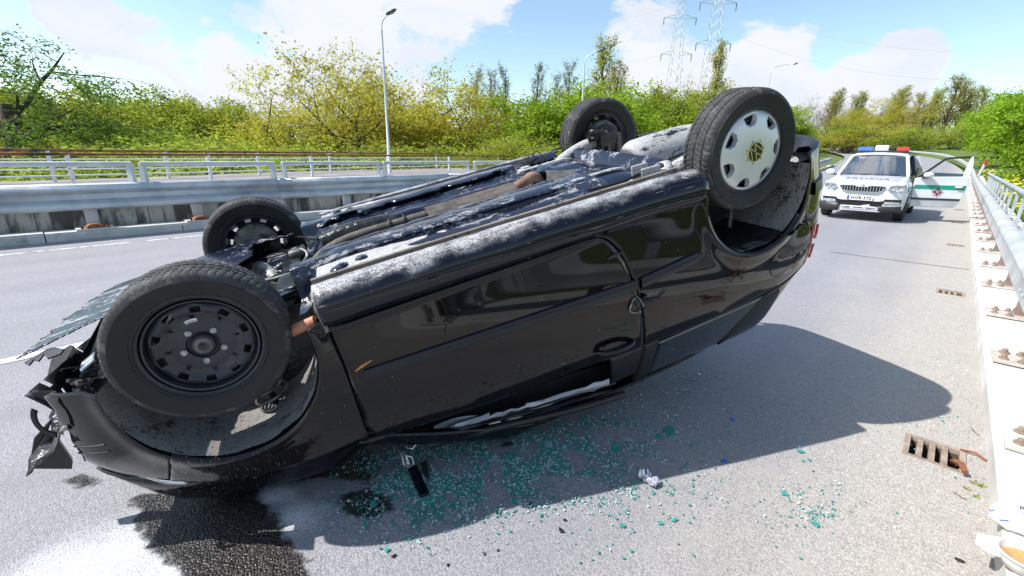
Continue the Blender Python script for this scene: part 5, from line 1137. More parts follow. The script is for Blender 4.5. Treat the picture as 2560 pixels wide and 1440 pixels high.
arch('poplar', 'leaf_grey', 'bark_grey', 2, spread=.30, levels=2, trunk=.13, first=.12, nleaf=2200, leaf=.07, columnar=True, split=(5, 7))
arch('spire', 'leaf_olive', 'bark', 2, spread=.42, levels=2, trunk=.16, first=.10, nleaf=4200, leaf=.085, columnar=True, split=(5, 6))
arch('bare', 'leaf_bud', 'bark_grey', 2, spread=.48, levels=4, trunk=.17, first=.15, nleaf=2600, leaf=.06, split=(4, 5))
arch('shrub', 'leaf_green', 'bark', 3, spread=.72, levels=3, trunk=.10, first=.03, nleaf=9000, leaf=.17, split=(6, 8), stems=3)
KIND_LABEL = dict(willow='dark spreading willow', yellow='yellow-green budding tree', green='fresh green tree', bright='bright green round tree', poplar='thin grey-green poplar', spire='narrow olive-green tree', bare='brownish almost bare tree', shrub='low green shrub')
CATW = dict(shrub='shrub')
_cnt = {}
ORD = 'first second third fourth fifth sixth seventh eighth ninth tenth eleventh twelfth thirteenth fourteenth fifteenth sixteenth seventeenth eighteenth nineteenth twentieth twenty-first twenty-second twenty-third twenty-fourth twenty-fifth twenty-sixth'.split()
_ord = {}
def nth(key): _ord[key] = _ord.get(key, -1) + 1; return ORD[_ord[key]]
def horizon_y(px): return 382.9 + (px - 1280) * .0157
def tree(kind, px, D, topy, where, group, w=1.0, variant=None, lab=None, frm=None):
    v = ray(px, horizon_y(px)); P = CC + v * D; bz = terrain_z(P.x, P.y) - .1; t = ray(px, topy); kk = math.hypot(P.x, P.y) / math.hypot(t.x, t.y); ztop = CAM_H + t.z * kk
    h = max(.8, ztop - bz); i = _cnt.get(kind, 0); _cnt[kind] = i + 1; tm, cm = ARCH[kind][(variant if variant is not None else i) % len(ARCH[kind])]
    nm = dict(willow='willow_tree', yellow='budding_tree', green='leafy_tree', bright='round_tree', poplar='poplar_tree', spire='narrow_tree', bare='bare_tree', shrub='shrub')[kind]
    e = empty(nm, (P.x, P.y, bz), random.uniform(0, 6.28)); s = h / 10.0; e.scale = (s * w, s * w, s)
    tag(e, lab or (f'{KIND_LABEL[kind]} {where}' + (f', {nth(kind + where)} from the {frm}' if frm else '')), CATW.get(kind, 'tree'), group)
    for n_, me in (('trunk' if kind != 'shrub' else 'stem', tm), ('crown' if kind != 'shrub' else 'foliage', cm)): obj(n_, me, None, e)
    return e
def vegetation():
    G = 'trees in the valley beyond the walkway'
    tree('willow', 40, 33, 8, 'towering over the left end of the white railings', G, 1.35, lab='dark spreading willow with long bare boughs towering over the railings')
    w = 'in the low grove'
    for px, D, ty, k, s in ((-60, 45, 180, 'green', 1.3), (120, 48, 200, 'green', 1.35), (205, 46, 214, 'green', 1.35), (275, 60, 240, 'green', 1.3), (320, 54, 262, 'green', 1.35), (385, 64, 240, 'green', 1.3), (440, 58, 250, 'green', 1.35), (495, 54, 232, 'green', 1.35), (545, 62, 248, 'green', 1.3), (600, 56, 258, 'green', 1.35), (650, 60, 250, 'green', 1.3)):
        tree(k, px, D, ty, w, G, s, frm='willow')
    tree('bare', 340, 95, 218, 'rising above the low grove', G, 1.2); tree('bare', 400, 110, 240, 'small behind the low grove', G, 1.1); tree('spire', 500, 120, 245, 'behind the low grove', G, 1.2)
    w = 'in the clump behind the tall street lamp'
    for px, D, ty, s in ((705, 46, 150, 1.05), (775, 43, 165, 1.2), (865, 45, 108, 1.15), (930, 44, 150, 1.2), (1010, 46, 140, 1.15), (1085, 48, 150, 1.15), (1140, 50, 205, 1.2)): tree('yellow', px, D, ty, w, G, s, frm='low grove')
    for px, D, ty in ((1200, 52, 232), (1262, 54, 240), (1310, 56, 262)): tree('yellow', px, D, ty, 'just before the round trees', G, 1.3, frm='lamp')
    for px, ty in ((1188, 158), (1222, 166), (1268, 148), (1330, 152), (1384, 168), (1414, 150)): tree('poplar', px, 105, ty, 'in the far row', 'far row of poplars', 1.1, frm='street lamp')
    tree('spire', 1492, 80, 92, 'behind the second street lamp', G, 1.15); tree('spire', 1530, 84, 150, 'beside the tallest narrow tree', G, 1.1); tree('spire', 1760, 95, 102, 'in front of the lattice pylons', G, 1.0)
    w = 'behind the far rear wheel'
    for px, D, ty, s in ((1350, 46, 262, 1.3), (1410, 44, 222, 1.3), (1470, 43, 196, 1.35), (1535, 44, 200, 1.35), (1600, 47, 212, 1.3), (1665, 50, 214, 1.2), (1730, 50, 216, 1.3), (1790, 54, 228, 1.2)): tree('bright' if px < 1620 else 'green', px, D, ty, w, G, s, frm='poplars')
    tree('bare', 1640, 44, 196, 'with open branches before the round-topped trees', G, 1.1); tree('bare', 1700, 60, 180, 'thin, under the lattice pylon', G, 1.0)
    for px in (1850, 1920, 1980): tree('green', px, 75, 262, 'behind the near rear wheel', G, 1.3, frm='pylons')
    # understorey along the outer railing
    for i, px in enumerate(range(-90, 1340, 62)):
        tree('shrub', px + random.uniform(-20, 20), random.uniform(27, 34), random.uniform(325, 370), 'behind the white railings', 'undergrowth behind the railings', 1.8, frm='willow')
    for i, px in enumerate(range(-60, 1340, 110)):
        tree('shrub', px, random.uniform(40, 48), random.uniform(312, 340), 'in the second rank down the slope', 'undergrowth down the slope', 1.7, frm='willow')
    # forest edge beyond the bend
    G2 = 'trees along the bend beyond the police car'
    R2 = [(2070, 150, 222, 'spire'), (2130, 150, 228, 'spire'), (2225, 150, 215, 'spire'), (2300, 150, 222, 'spire'), (2005, 118, 228, 'bare'), (2030, 112, 250, 'bare'), (2060, 125, 240, 'spire'), (2085, 118, 262, 'yellow'), (2112, 122, 236, 'spire'), (2140, 118, 242, 'yellow'), (2165, 125, 252, 'bare'), (2190, 120, 240, 'yellow'), (2212, 124, 226, 'spire'), (2238, 118, 246, 'yellow'), (2262, 124, 232, 'spire'), (2285, 120, 252, 'bare'), (2310, 122, 226, 'spire'), (2338, 116, 188, 'spire'), (2362, 120, 196, 'spire'), (2385, 116, 224, 'spire'), (2408, 114, 216, 'spire'), (2432, 110, 238, 'bare'), (2455, 104, 222, 'bare'), (2480, 100, 238, 'green'), (2520, 96, 230, 'green'), (2570, 90, 225, 'green')]
    for px, D, ty, k in R2: tree(k, px, D, ty, 'at the forest edge', G2, 1.45 if k == 'spire' else 1.25, frm='overturned car')
    for i, px in enumerate(range(2000, 2500, 26)):
        tree(('yellow', 'bare', 'shrub', 'spire')[i % 4], px, random.uniform(82, 95), random.uniform(285, 325), 'in the low rank before the forest', 'lower rank before the forest edge', 1.6, frm='overturned car')
    # big shrub hanging over the right-hand railing
    for px, D, ty, s, l in ((2560, 44, 205, 1.1, 'tall leafy green bush behind the grey outer railing'), (2640, 32, 160, 1.1, 'leafy green bush standing closest to the outer railing'), (2500, 56, 262, 1.2, 'rounded green bush beyond the dandelions')): tree('bright', px, D, ty, '', 'bushes by the outer railing', s, lab=l)
vegetation()
# dandelions and rough grass on the right-hand bank
def bank():
    mat('dandelion', (.80, .58, .01), (.85, .68, .03), 9, .8); mat('grass_blade', (.10, .19, .02), (.17, .25, .04), 3, .8); mat('chalk_stone', (.55, .54, .53), (.68, .67, .65), 4, .9)
    rnd = random.Random(3); g = MB(); d = MB()
    for i in range(9000):
        s = rnd.uniform(4, 60); o = rnd.uniform(1.45, 7.5); p = RP(s, o); p.z = terrain_z(p.x, p.y); a = rnd.random() * 6.28; h = rnd.uniform(.10, .34); w = .012 + .0006 * s
        t = Vector((math.cos(a), math.sin(a), 0)); l = Vector((rnd.uniform(-.1, .1), rnd.uniform(-.1, .1), 0)); g.add([p - t * w, p + t * w, p + l + Vector((0, 0, h))], [(0, 1, 2)])
        if i % 5 == 0 and mnoise.noise((s * .35, o * .5, 0)) > -.05:
            c = p + Vector((0, 0, h + .03)); r = .028 + .0012 * s; d.add([c + Vector((r * math.cos(b), r * math.sin(b), .02 * math.cos(b))) for b in np.linspace(0, 6.28, 7)[:-1]], [(0, 1, 2, 3, 4, 5)])
    for i in range(4500):
        s = rnd.uniform(52, 130); o = LOFF(s) - rnd.uniform(.8, 14); p = RP(s, o); p.z = terrain_z(p.x, p.y); c = p + Vector((0, 0, .12)); r = .06
        if mnoise.noise((s * .2, o * .3, 4)) > .1: d.add([c + Vector((r * math.cos(b), r * math.sin(b), .03)) for b in np.linspace(0, 6.28, 6)[:-1]], [(0, 1, 2, 3, 4)])
    o = g.build('grass', 'grass_blade'); stuff(o); tag(o, 'rough grass on the bank behind the outer railing', 'grass')
    o = d.build('dandelions', 'dandelion'); stuff(o); tag(o, 'yellow dandelions scattered over the verges', 'flowers')
    for i, (px, py) in enumerate(((2507, 432), (2517, 440), (2513, 448), (2545, 452))):
        o = MB().ico((0, 0, 0), .16, 2, .18, (1, .8, .6)).build('pale_stone', 'chalk_stone', smooth=40); p = RP(15 + i, 2.2 + .25 * i); o.location = (p.x, p.y, terrain_z(p.x, p.y) + .06)
        tag(o, 'pale stone lying among the dandelions on the bank', 'stone', 'stones on the bank')
bank()

# ------------------------------------------------------------------ street lamps, pylons, cables, marker
def street_furniture():
    mat('lamp_post_paint', (.50, .54, .57), (.60, .64, .66), 3, .45, metal=.3); mat('lamp_head_dark', (.07, .09, .09), None, 5, .4); mat('lamp_lens', (.35, .36, .34), None, 5, .2)
    mat('pylon_steel', (.46, .50, .56), (.54, .58, .64), 2, .6, metal=.2); mat('cable_grey', (.34, .37, .42), None, 2, .6); mat('insulator', (.16, .17, .19), None, 4, .4)
    mat('marker_white', (.78, .78, .78), None, 4, .5); mat('marker_red', (.62, .03, .03), None, 4, .5)
    def lamp(base, h, arm, label, thick=1.0):
        e = empty('street_lamp', base); tag(e, label, 'street lamp', 'lamps along the walkway'); a = Vector(arm)
        MB().tube([(0, 0, -.1), (0, 0, 1.2), (0, 0, 1.22), (0, 0, h * .55), (0, 0, h - .5)], [.075 * thick, .075 * thick, .058 * thick, .052 * thick, .042 * thick], 10).build('pole', 'lamp_post_paint', e, smooth=40)
        MB().tube(catmull([(0, 0, h - .52), a * .10 + Vector((0, 0, h - .22)), a * .35 + Vector((0, 0, h - .05)), a * .7 + Vector((0, 0, h + .08))], 5), .028 * thick, 8).build('arm', 'lamp_post_paint', e, smooth=60)
        d = a.normalized(); s = Vector((-d.y, d.x, 0)); up = Vector((0, 0, 1)); tilt = (d + up * .35).normalized(); c = a * .98 + Vector((0, 0, h + .15)); hd = MB(); rows = []
        for t in np.linspace(0, 1, 12):
            w = .13 * math.sin(math.pi * min(1, t * .9 + .08)) ** .6 * thick; rows.append([c + tilt * (t - .5) * .52 * thick + s * w * math.cos(b) + up * w * .55 * math.sin(b) for b in np.linspace(0, 2 * math.pi, 12, endpoint=False)])
        hd.grid(rows, closed_u=True); hd.f.append(tuple(range(12))); hd.f.append(tuple(11 * 12 + i for i in range(12))); h_ = hd.build('lamp_head', 'lamp_head_dark', e, smooth=50)
        MB().box(c + tilt * .03 - up * .062 * thick, (.13 * thick, .13 * thick, .03), None).build('lens', 'lamp_lens', h_)
    lamp(gnd(975, 432, .55), 6.36, (.5, -.15, 0), 'tall grey street lamp with a dark cobra head on the walkway, before the yellow trees', 1.0)
    P = CC + ray(1449, horizon_y(1449)) * 27; lamp((P.x, P.y, terrain_z(P.x, P.y)), 7.0 - terrain_z(P.x, P.y) - .1, (.9, -.2, 0), 'grey street lamp rising behind the far rear wheel')
    P = CC + ray(1893, horizon_y(1893)) * 44; lamp((P.x, P.y, terrain_z(P.x, P.y)), 9.6 - terrain_z(P.x, P.y), (2.2, 0, 0), 'thin grey street lamp with a long arm above the near rear wheel', .9)
    def pylon(px, D, topz, label, w0):
        v = ray(px, horizon_y(px)); P = CC + v * D; z0 = -3; e = empty('pylon', (P.x, P.y, z0)); H = topz - z0; tag(e, label, 'pylon', 'power pylons behind the trees')
        def half(z): return lerp(w0, .75, min(1, z / H)) 
        legs = [(-1, -1), (1, -1), (1, 1), (-1, 1)]; t = .07
        for a, b in legs: MB().tube([(a * half(0), b * half(0), 0), (a * half(H), b * half(H), H)], t, 4).build('leg', 'pylon_steel', e)
        zs = [0]; 
        while zs[-1] < H - 2: zs.append(zs[-1] + max(1.8, 2.1 * half(zs[-1])))
        br = MB()
        for z0_, z1 in zip(zs[:-1], zs[1:]):
            z1 = min(z1, H)
            for k in range(4):
                (a, b), (c, d) = legs[k], legs[(k + 1) % 4]
                br.tube([(a * half(z0_), b * half(z0_), z0_), (c * half(z1), d * half(z1), z1)], .032, 3, cap=False).tube([(c * half(z0_), d * half(z0_), z0_), (a * half(z1), b * half(z1), z1)], .032, 3, cap=False)
        stuff(br.build('bracing', 'pylon_steel', e))
        for zz, L in ((H * .62, 3.3), (H * .80, 3.8), (H * .97, 2.6)):
            for sgn in (-1, 1):
                arm = MB()
                arm.tube([(sgn * half(zz), 0, zz), (sgn * (half(zz) + L), 0, zz + .3)], .08, 4).tube([(sgn * half(zz), 0, zz + 1.2), (sgn * (half(zz) + L), 0, zz + .3)], .08, 4)
                MB().tube([(sgn * (half(zz) + L), 0, zz + .3), (sgn * (half(zz) + L), 0, zz - 1.6)], .13, 6).build('insulator', 'insulator', e)
                arm.build('crossarm', 'pylon_steel', e)
        return e
    pylon(1664, 150, CAM_H + ray(1690, 8).z * 150 * 1.06, 'slimmer lattice pylon, half hidden by clouds and trees', 2.5)
    pylon(1748, 135, CAM_H + ray(1800, -30).z * 135 * 1.06, 'larger lattice pylon whose top leaves the frame', 2.7)
    for k, (a, b, da, db, sag) in enumerate((((1160, 90), (1690, 12), 170, 120, 3.0), ((1160, 134), (1690, 70), 170, 120, 3.0), ((1160, 168), (1690, 130), 170, 120, 3.0), ((1800, 0), (2700, 130), 105, 60, 3.5), ((1815, 75), (2700, 200), 105, 60, 3.5))):
        A, B = atd(*a, da), atd(*b, db); o = MB().tube([A.lerp(B, t) - Vector((0, 0, sag * 4 * t * (1 - t))) for t in np.linspace(0, 1, 24)], .028, 4).build('power_cable', 'cable_grey'); tag(o, 'thin power cable running from the lattice pylons over the trees', 'cable', 'power cables')
    # roadside marker post
    P = RP(44, .9); P.z = terrain_z(P.x, P.y); e = empty('marker_post', P); tag(e, 'slim white marker post with a red tip beside the bend', 'post')
    MB().box((0, 0, .75), (.12, .06, 1.5), Matrix.Rotation(RAD(14), 3, 'Y')).build('post', 'marker_white', e); MB().box((.215, 0, 1.62), (.13, .07, .28), Matrix.Rotation(RAD(14), 3, 'Y')).build('tip', 'marker_red', e)
street_furniture()
# ------------------------------------------------------------------ police car
def police():
    mat('police_white', (.62, .635, .655), (.67, .68, .69), 3, .22, coat=.6); mat('police_green', (.0, .30, .21), None, 4, .3, coat=.4); mat('police_trim', (.018, .018, .02), (.03, .03, .03), 5, .45)
    mat('grille_black', (.01, .01, .011), None, 4, .3); mat('police_tyre', (.02, .02, .021), None, 6, .8); mat('alloy', (.45, .46, .48), None, 5, .35, metal=.7)
    mat('beacon_blue', (.02, .14, .62), (.03, .2, .75), 5, .12, coat=1); mat('beacon_red', (.55, .01, .015), None, 5, .12, coat=1); mat('beacon_clear', (.75, .80, .84), None, 5, .15, coat=1)
    mat('plate_white', (.78, .79, .80), None, 4, .4); mat('plate_blue', (.02, .08, .42), None, 4, .4); mat('ink', (.02, .02, .025), None, 4, .5); mat('seat_cloth', (.03, .032, .036), None, 6, .9); mat('crest_red', (.50, .012, .02), None, 4, .4); mat('crest_silver', (.62, .64, .68), None, 4, .35, metal=.5)
    mat('lamp_glass', (.55, .60, .66), (.30, .33, .37), 25, .06, metal=.4, coat=1)
    mt, nt, b = newmat('car_glass'); nt.n.remove(b); out = [n for n in nt.n if n.type == 'OUTPUT_MATERIAL'][0]
    tr = nt.add('ShaderNodeBsdfTransparent'); nt.set(tr, 'Color', (.36, .46, .52)); gl = nt.add('ShaderNodeBsdfGlossy'); gl.inputs['Roughness'].default_value = .02
    fr = nt.add('ShaderNodeFresnel'); fr.inputs[0].default_value = 1.5; mx = nt.add('ShaderNodeMixShader'); nt.l.new(nt.math('ADD', nt.math('MULTIPLY', fr.outputs[0], .55), .02), mx.inputs[0]); nt.l.new(tr.outputs[0], mx.inputs[1]); nt.l.new(gl.outputs[0], mx.inputs[2]); nt.l.new(mx.outputs[0], out.inputs[0])
    # frame: x back from the bumper, y to the car's left, z up
    phi = RAD(43.8); back = Vector((math.sin(phi), math.cos(phi), 0)); left = Vector((math.cos(phi), -math.sin(phi), 0))
    P = empty('police_car'); P.matrix_world = Matrix.Translation((8.62, 11.54, 0)) @ Matrix((back, left, Vector((0, 0, 1)))).transposed().to_4x4() if False else Matrix.Translation((8.62, 11.54, .0)) @ Matrix.Rotation(math.atan2(back.y, back.x), 4, 'Z')
    FL = -1    # Rotation keeps a right-handed frame, so the car's left is -y there
    tag(P, 'white police off-roader with a green stripe, roof lightbar and driver door swung open', 'police car')
    def pp(name, mb, mt_, par=None, **kw):
        mb.v = [(x, y * FL, z) for x, y, z in mb.v]; mb.f = [f[::-1] for f in mb.f]; return mb.build(name, mt_, par or P, **kw)
    # lower body loft
    st = [0.0, .06, .16, .32, .6, .95, 1.25, 2.2, 3.2, 3.9, 4.12, 4.20]
    hw = lambda x: interp(x, [0, .05, .14, .30, .55, 1, 3.4, 4.0, 4.2], [.52, .68, .80, .865, .89, .895, .895, .86, .74])
    ztop = lambda x: interp(x, [0, .04, .10, .25, .6, 1.0, 1.22, 1.3, 3.5, 4.2], [.80, .86, .905, .955, 1.00, 1.055, 1.08, 1.085, 1.10, 1.05])
    rows = []
    for x in np.concatenate([np.linspace(0, .3, 10), np.linspace(.35, 4.2, 34)]):
        w, t = hw(x), ztop(x); b0 = .27 if .5 < x < 3.7 else .25
        half = [(0, b0), (w * .80, b0), (w * .97, b0 + .06), (w, .50), (w * 1.0, .66), (w * .985, .80), (w * .955, min(t - .02, .93)), (w * .86, t - .012 if x < 1.25 else t), (w * .5, t + .012 if x < 1.25 else t), (0, t + .018 if x < 1.25 else t)]
        if x < .2: half = [(y, z) for y, z in half]
        rows.append([(x + (.03 * (abs(y) / w) ** 2 if x < .3 else 0), y, z) for y, z in half] + [(x + (.03 * (abs(y) / w) ** 2 if x < .3 else 0), -y, z) for y, z in half[-2:0:-1]])
    mb = MB(); mb.grid(rows, closed_u=True); n = len(rows[0]); mb.f.append(tuple(range(n))[::-1]); mb.f.append(tuple((len(rows) - 1) * n + i for i in range(n)))
    body = pp('body', mb, 'police_white', smooth=50)
    # greenhouse
    def gh(x): return interp(x, [1.2, 1.78, 2.2, 3.4, 4.1], [1.07, 1.585, 1.625, 1.62, 1.45])
    for sy in (1, -1):
        pp('pillar', MB().bar((1.20, sy * .74, 1.07), (1.79, sy * .585, 1.575), .07, .05), 'police_white', body, bevel=.01)
        pp('pillar', MB().bar((2.45, sy * .78, 1.07), (2.50, sy * .62, 1.59), .09, .05, (1, 0, 0)), 'police_trim', body); pp('pillar', MB().bar((3.95, sy * .76, 1.07), (3.85, sy * .60, 1.56), .25, .05, (1, 0, 0)), 'police_white', body)
        if sy < 0: pp('side_window', MB().grid([[(x, sy * lerp(.80, .62, t), lerp(1.08, gh(x) - .05, t)) for t in (0, .5, 1)] for x in np.linspace(1.35, 3.9, 12)]), 'car_glass', body, smooth=180)
        pp('roof_rail', MB().tube([(2.0, sy * .60, 1.63), (2.2, sy * .60, 1.675), (3.5, sy * .60, 1.67), (3.8, sy * .60, 1.60)], .018, 6), 'police_trim', body, smooth=50)
    rows = [[(x, y, gh(x) + .035 * (1 - (y / .62) ** 2) - .04 * max(0, abs(y) - .54) / .08) for y in np.linspace(-.63, .63, 19)] for x in np.linspace(1.76, 4.0, 18)]
    pp('roof', MB().grid(rows), 'police_white', body, smooth=180, solid=.03)
    pp('windscreen', MB().grid([[(lerp(1.20, 1.785, t) - .05 * (1 - (v ** 2)), v * lerp(.73, .575, t), lerp(1.075, 1.58, t)) for v in np.linspace(-1, 1, 15)] for t in np.linspace(0, 1, 8)]), 'car_glass', smooth=180)
    pp('rear_window', MB().grid([[(4.08, v * .6, lerp(1.1, 1.5, t)) for v in (-1, 0, 1)] for t in (0, .5, 1)]), 'car_glass', smooth=180)
    pp('wiper', MB().bar((1.13, -.55, 1.10), (1.20, .02, 1.115), .02, .02).bar((1.13, .05, 1.10), (1.20, .55, 1.115), .02, .02), 'police_trim')
    pp('cabin_dark_plate', MB().box((2.6, 0, 1.10), (2.75, 1.50, .02)), 'seat_cloth'); pp('dashboard', MB().box((1.45, 0, 1.02), (.45, 1.35, .18)), 'police_trim', bevel=.04)  # black plate added over the white body top to keep the cabin dark
    for sy in (.37, -.37):
        s = pp('seat', MB().box((2.25, sy, .85), (.5, .5, .25)).box((2.50, sy, 1.15), (.16, .5, .62)), 'seat_cloth', bevel=.05); pp('headrest', MB().box((2.50, sy, 1.50), (.12, .28, .18)), 'seat_cloth', s, bevel=.05)
    pp('steering_wheel', MB().tube([(1.78 + .08 * math.sin(a), .37 + .185 * math.cos(a), 1.10 + .17 * math.sin(a)) for a in np.linspace(0, 2 * math.pi, 24, endpoint=False)], .018, 6, closed=True), 'police_trim', smooth=60)
    pp('rear_mirror', MB().box((1.72, 0, 1.46), (.03, .22, .07)), 'police_trim', bevel=.01); pp('sun_strip', MB().box((1.70, -.28, 1.52), (.01, .28, .035)), 'plate_white')
    # grille
    def yx(y): return -.010 + .06 * (abs(y) / .6) ** 2.2
    outl = [(-.47, .835), (-.44, .865), (-.16, .868), (-.10, .84), (.10, .84), (.16, .868), (.44, .865), (.47, .835), (.40, .745), (.30, .715), (-.30, .715), (-.40, .745)]
    g = pp('grille', MB().prism([(yx(y) - .016, y, z) for y, z in outl], (.05, 0, 0)), 'grille_black')
    for k in range(15):
        y = -.41 + .82 * k / 14; zt = .858 if abs(y) > .15 else .835; zb = .722 if abs(y) < .3 else .722 + (abs(y) - .3) * .35; pp('grille_bar', MB().bar((yx(y) - .022, y, zb), (yx(y) - .022, y, zt), .014, .016, (1, 0, 0)), 'alloy', g)
    pp('grille_trim', MB().tube([(yx(y) - .02, y, z) for y, z in outl], .008, 5, closed=True), 'crest_silver', g)
    pp('badge', MB().lathe([(0, 0), (.035, .004), (.04, .012)], 18, c=(.0, 0, .885), axis='x'), 'crest_silver', g, smooth=40)
    # lamps, bumper
    for sy in (1, -1):
        o2 = [(.50, .80), (.54, .885), (.66, .905), (.80, .895), (.83, .86), (.82, .755), (.72, .735), (.56, .76)]
        h = pp('headlamp', MB().prism([(.0 + .25 * ((y - .45) / .4) ** 2 - .012, sy * y, z) for y, z in o2], (.06, 0, 0)), 'lamp_glass')
        for yy in (.60, .73): pp('reflector', MB().lathe([(0, .0), (.045, -.008), (.05, -.02)], 16, c=(.0 + .25 * ((yy - .45) / .4) ** 2 - .03, sy * yy, .82), axis='x'), 'alloy', h, smooth=50)
        fo = [(.47, .335), (.47, .43), (.80, .43), (.80, .335)]
        f = pp('fog_lamp_bay', MB().prism([(.0 + .14 * ((y - .4) / .4) ** 2 - .005, sy * y, z) for y, z in [(.47, .45), (.80, .45), (.80, .56), (.49, .56)]], (.05, 0, 0)), 'grille_black')
        pp('fog_lamp', MB().prism([(.0 + .14 * ((y - .4) / .4) ** 2 - .012, sy * y, z) for y, z in [(.49, .45), (.79, .45), (.79, .50), (.50, .505)]], (.05, 0, 0)), 'lamp_glass', f)
        pp('bumper_corner', MB().grid([[(.0 + .15 * ((y - .4) / .4) ** 2.0 + dx, sy * y, z) for dx, z in ((.05, .24), (.012, .27), (-.004, .33), (.004, .385), (.04, .40))] for y in np.linspace(.40, .83, 10)]), 'police_trim', smooth=60, solid=.03)
        pp('wheel_arch', MB().lathe([(.36, sy * .86), (.40, sy * .905), (.43, sy * .90), (.43, sy * .86)], 24, c=(.83, 0, .36), axis='y', a0=RAD(-10), a1=RAD(190)), 'police_trim', smooth=40)
        for x in (.83, 3.41):
            w = pp('wheel', MB().lathe([(.19, sy * .83), (.215, sy * .85), (.22, sy * .70), (.19, sy * .68)], 28, c=(x, 0, .33), axis='y'), 'alloy', smooth=40)
            pp('tyre', MB().lathe([(.215, sy * .85), (.25, sy * .875), (.305, sy * .87), (.328, sy * .84), (.33, sy * .70), (.32, sy * .67), (.22, sy * .66)], 36, c=(x, 0, .33), axis='y'), 'police_tyre', w, smooth=40)
            pp('rim', MB().lathe([(0, sy * .82), (.06, sy * .83), (.10, sy * .80), (.19, sy * .81), (.21, sy * .84)], 20, c=(x, 0, .33), axis='y'), 'alloy', w, smooth=40)
            pp('wheel_well', MB().lathe([(0, sy * .60), (.39, sy * .60), (.39, sy * .893)], 24, c=(x, 0, .36), axis='y', a0=RAD(-20), a1=RAD(200)), 'grille_black')
    pp('air_intake', MB().prism([(-.012 + .03 * (abs(y) / .45) ** 2, y, z) for y, z in [(-.48, .52), (-.46, .40), (-.40, .375), (.40, .375), (.46, .40), (.48, .52), (.38, .50), (-.38, .50)]], (.05, 0, 0)), 'grille_black')
    sk = pp('skid_plate', MB().grid([[(.0 + .05 * (abs(y) / .45) ** 2 + dx, y, z) for dx, z in ((.06, .235), (.0, .265), (-.014, .32), (-.010, .365), (.03, .375))] for y in np.linspace(-.42, .42, 11)]), 'police_white', smooth=60, solid=.02)
    for y in (-.26, 0, .26): pp('skid_slot', MB().box((-.016, y, .335), (.012, .20, .014)), 'grille_black', sk)
    pl = pp('number_plate', MB().box((-.012, 0, .565), (.014, .52, .112)), 'plate_white', bevel=.004)
    pp('plate_band', MB().box((-.0205, -.238, .565), (.003, .042, .104)), 'plate_blue', pl)
    def letters(name, txt, size, mt_, par, M, bold=.0, space=1.0):
        me = text_mesh(txt, size, .002, bold, space); me.materials.clear(); o = obj(name, me, mt_, par); o.matrix_local = M; return o
    # lettering faces forward (-x); reading direction runs to the car's left
    Rf = Matrix(((0, 0, -1), (FL, 0, 0), (0, 1, 0))).to_4x4()
    letters('plate_number', 'HOR 372', .095, 'ink', pl, Matrix.Translation((-.021, .022 * FL, .565)) @ Rf, .003, 1.12)
    Rh = Matrix.Translation((.56, 0, 1.022)) @ Matrix.Rotation(RAD(-8), 4, 'Y') @ Matrix(((0, 1, 0), (FL, 0, 0), (0, 0, 1))).to_4x4()
    letters('bonnet_lettering', 'POLICIJA', .15, 'police_trim', body, Rh, .0, 1.55)
    # mirror on the far side, lightbar
    def mirror(c, par, sy): pp('door_mirror', MB().ico(c, .12, 2, 0, (.55, 1.0, .70)), 'police_white', par, smooth=180); pp('mirror_stalk', MB().bar((c[0] + .02, c[1] - sy * .16, c[2] - .07), (c[0], c[1] - sy * .02, c[2] - .06), .05, .04), 'police_trim', par)
    mirror((1.50, -.985, 1.14), P, -1)
    lb = pp('lightbar', MB().box((2.22, 0, 1.70), (.26, 1.10, .03)).box((2.22, .45, 1.665), (.1, .05, .06)).box((2.22, -.45, 1.665), (.1, .05, .06)), 'police_trim', bevel=.008)
    for y, w, m_, hgt_ in ((-.375, .36, 'beacon_blue', .105), (-.02, .30, 'beacon_clear', .15), (.215, .15, 'grille_black', .10), (.425, .27, 'beacon_red', .105)): pp('beacon', MB().box((2.22, y, 1.712 + hgt_ / 2), (.25, w - .006, hgt_)), m_, lb, bevel=.025)
    pp('green_stripe', MB().grid([[(x, -hw(x) * .999 - .003, z) for z in (.70, .82)] for x in np.linspace(.45, 4.0, 14)]), 'police_green', body)
    pp('green_stripe', MB().grid([[(x, hw(x) * .999 + .003, z) for z in (.70, .82)] for x in np.linspace(.36, 1.12, 6)]), 'police_green', body)
    # driver doorway and the open door
    pp('door_opening', MB().box((1.78, .885, .80), (1.10, .03, 1.0)), 'grille_black', body)
    D = empty('door'); D.parent = P; hinge = Vector((1.16, .90 * FL, 0)); D.matrix_local = Matrix.Translation(hinge) @ Matrix.Rotation(RAD(66) * FL, 4, 'Z')
    def dp(name, mb, m_, par=None, **kw): return pp(name, mb, m_, par or D, **kw)
    sk_ = dp('door_panel', MB().prism([(0, 0, .40), (.0, 0, 1.05), (.14, 0, 1.09), (1.02, 0, 1.12), (1.07, 0, 1.05), (1.03, 0, .70), (.96, 0, .42), (.9, 0, .36), (.06, 0, .36)], (0, -.07, 0)), 'police_white', bevel=.012)
    dp('door_stripe', MB().prism([(.005, .003, .80), (.005, .003, .89), (1.05, .003, .90), (1.03, .003, .79)], (0, .002, 0)), 'police_green', sk_)
    dp('rub_strip', MB().box((.49, .006, .555), (.98, .014, .05)), 'police_trim', sk_); dp('lower_skirt', MB().prism([(.02, .003, .37), (.02, .003, .50), (.985, .003, .51), (.93, .003, .38)], (0, .003, 0)), 'crest_silver', sk_)
    dp('door_handle', MB().tube([(.83, .005, .86), (.85, .035, .865), (.95, .035, .868), (.97, .005, .865)], .018, 6), 'police_white', sk_, smooth=60); dp('handle_cup', MB().ico((.90, .004, .862), .06, 2, 0, (1.2, .10, .5)), 'police_white', sk_, smooth=180)
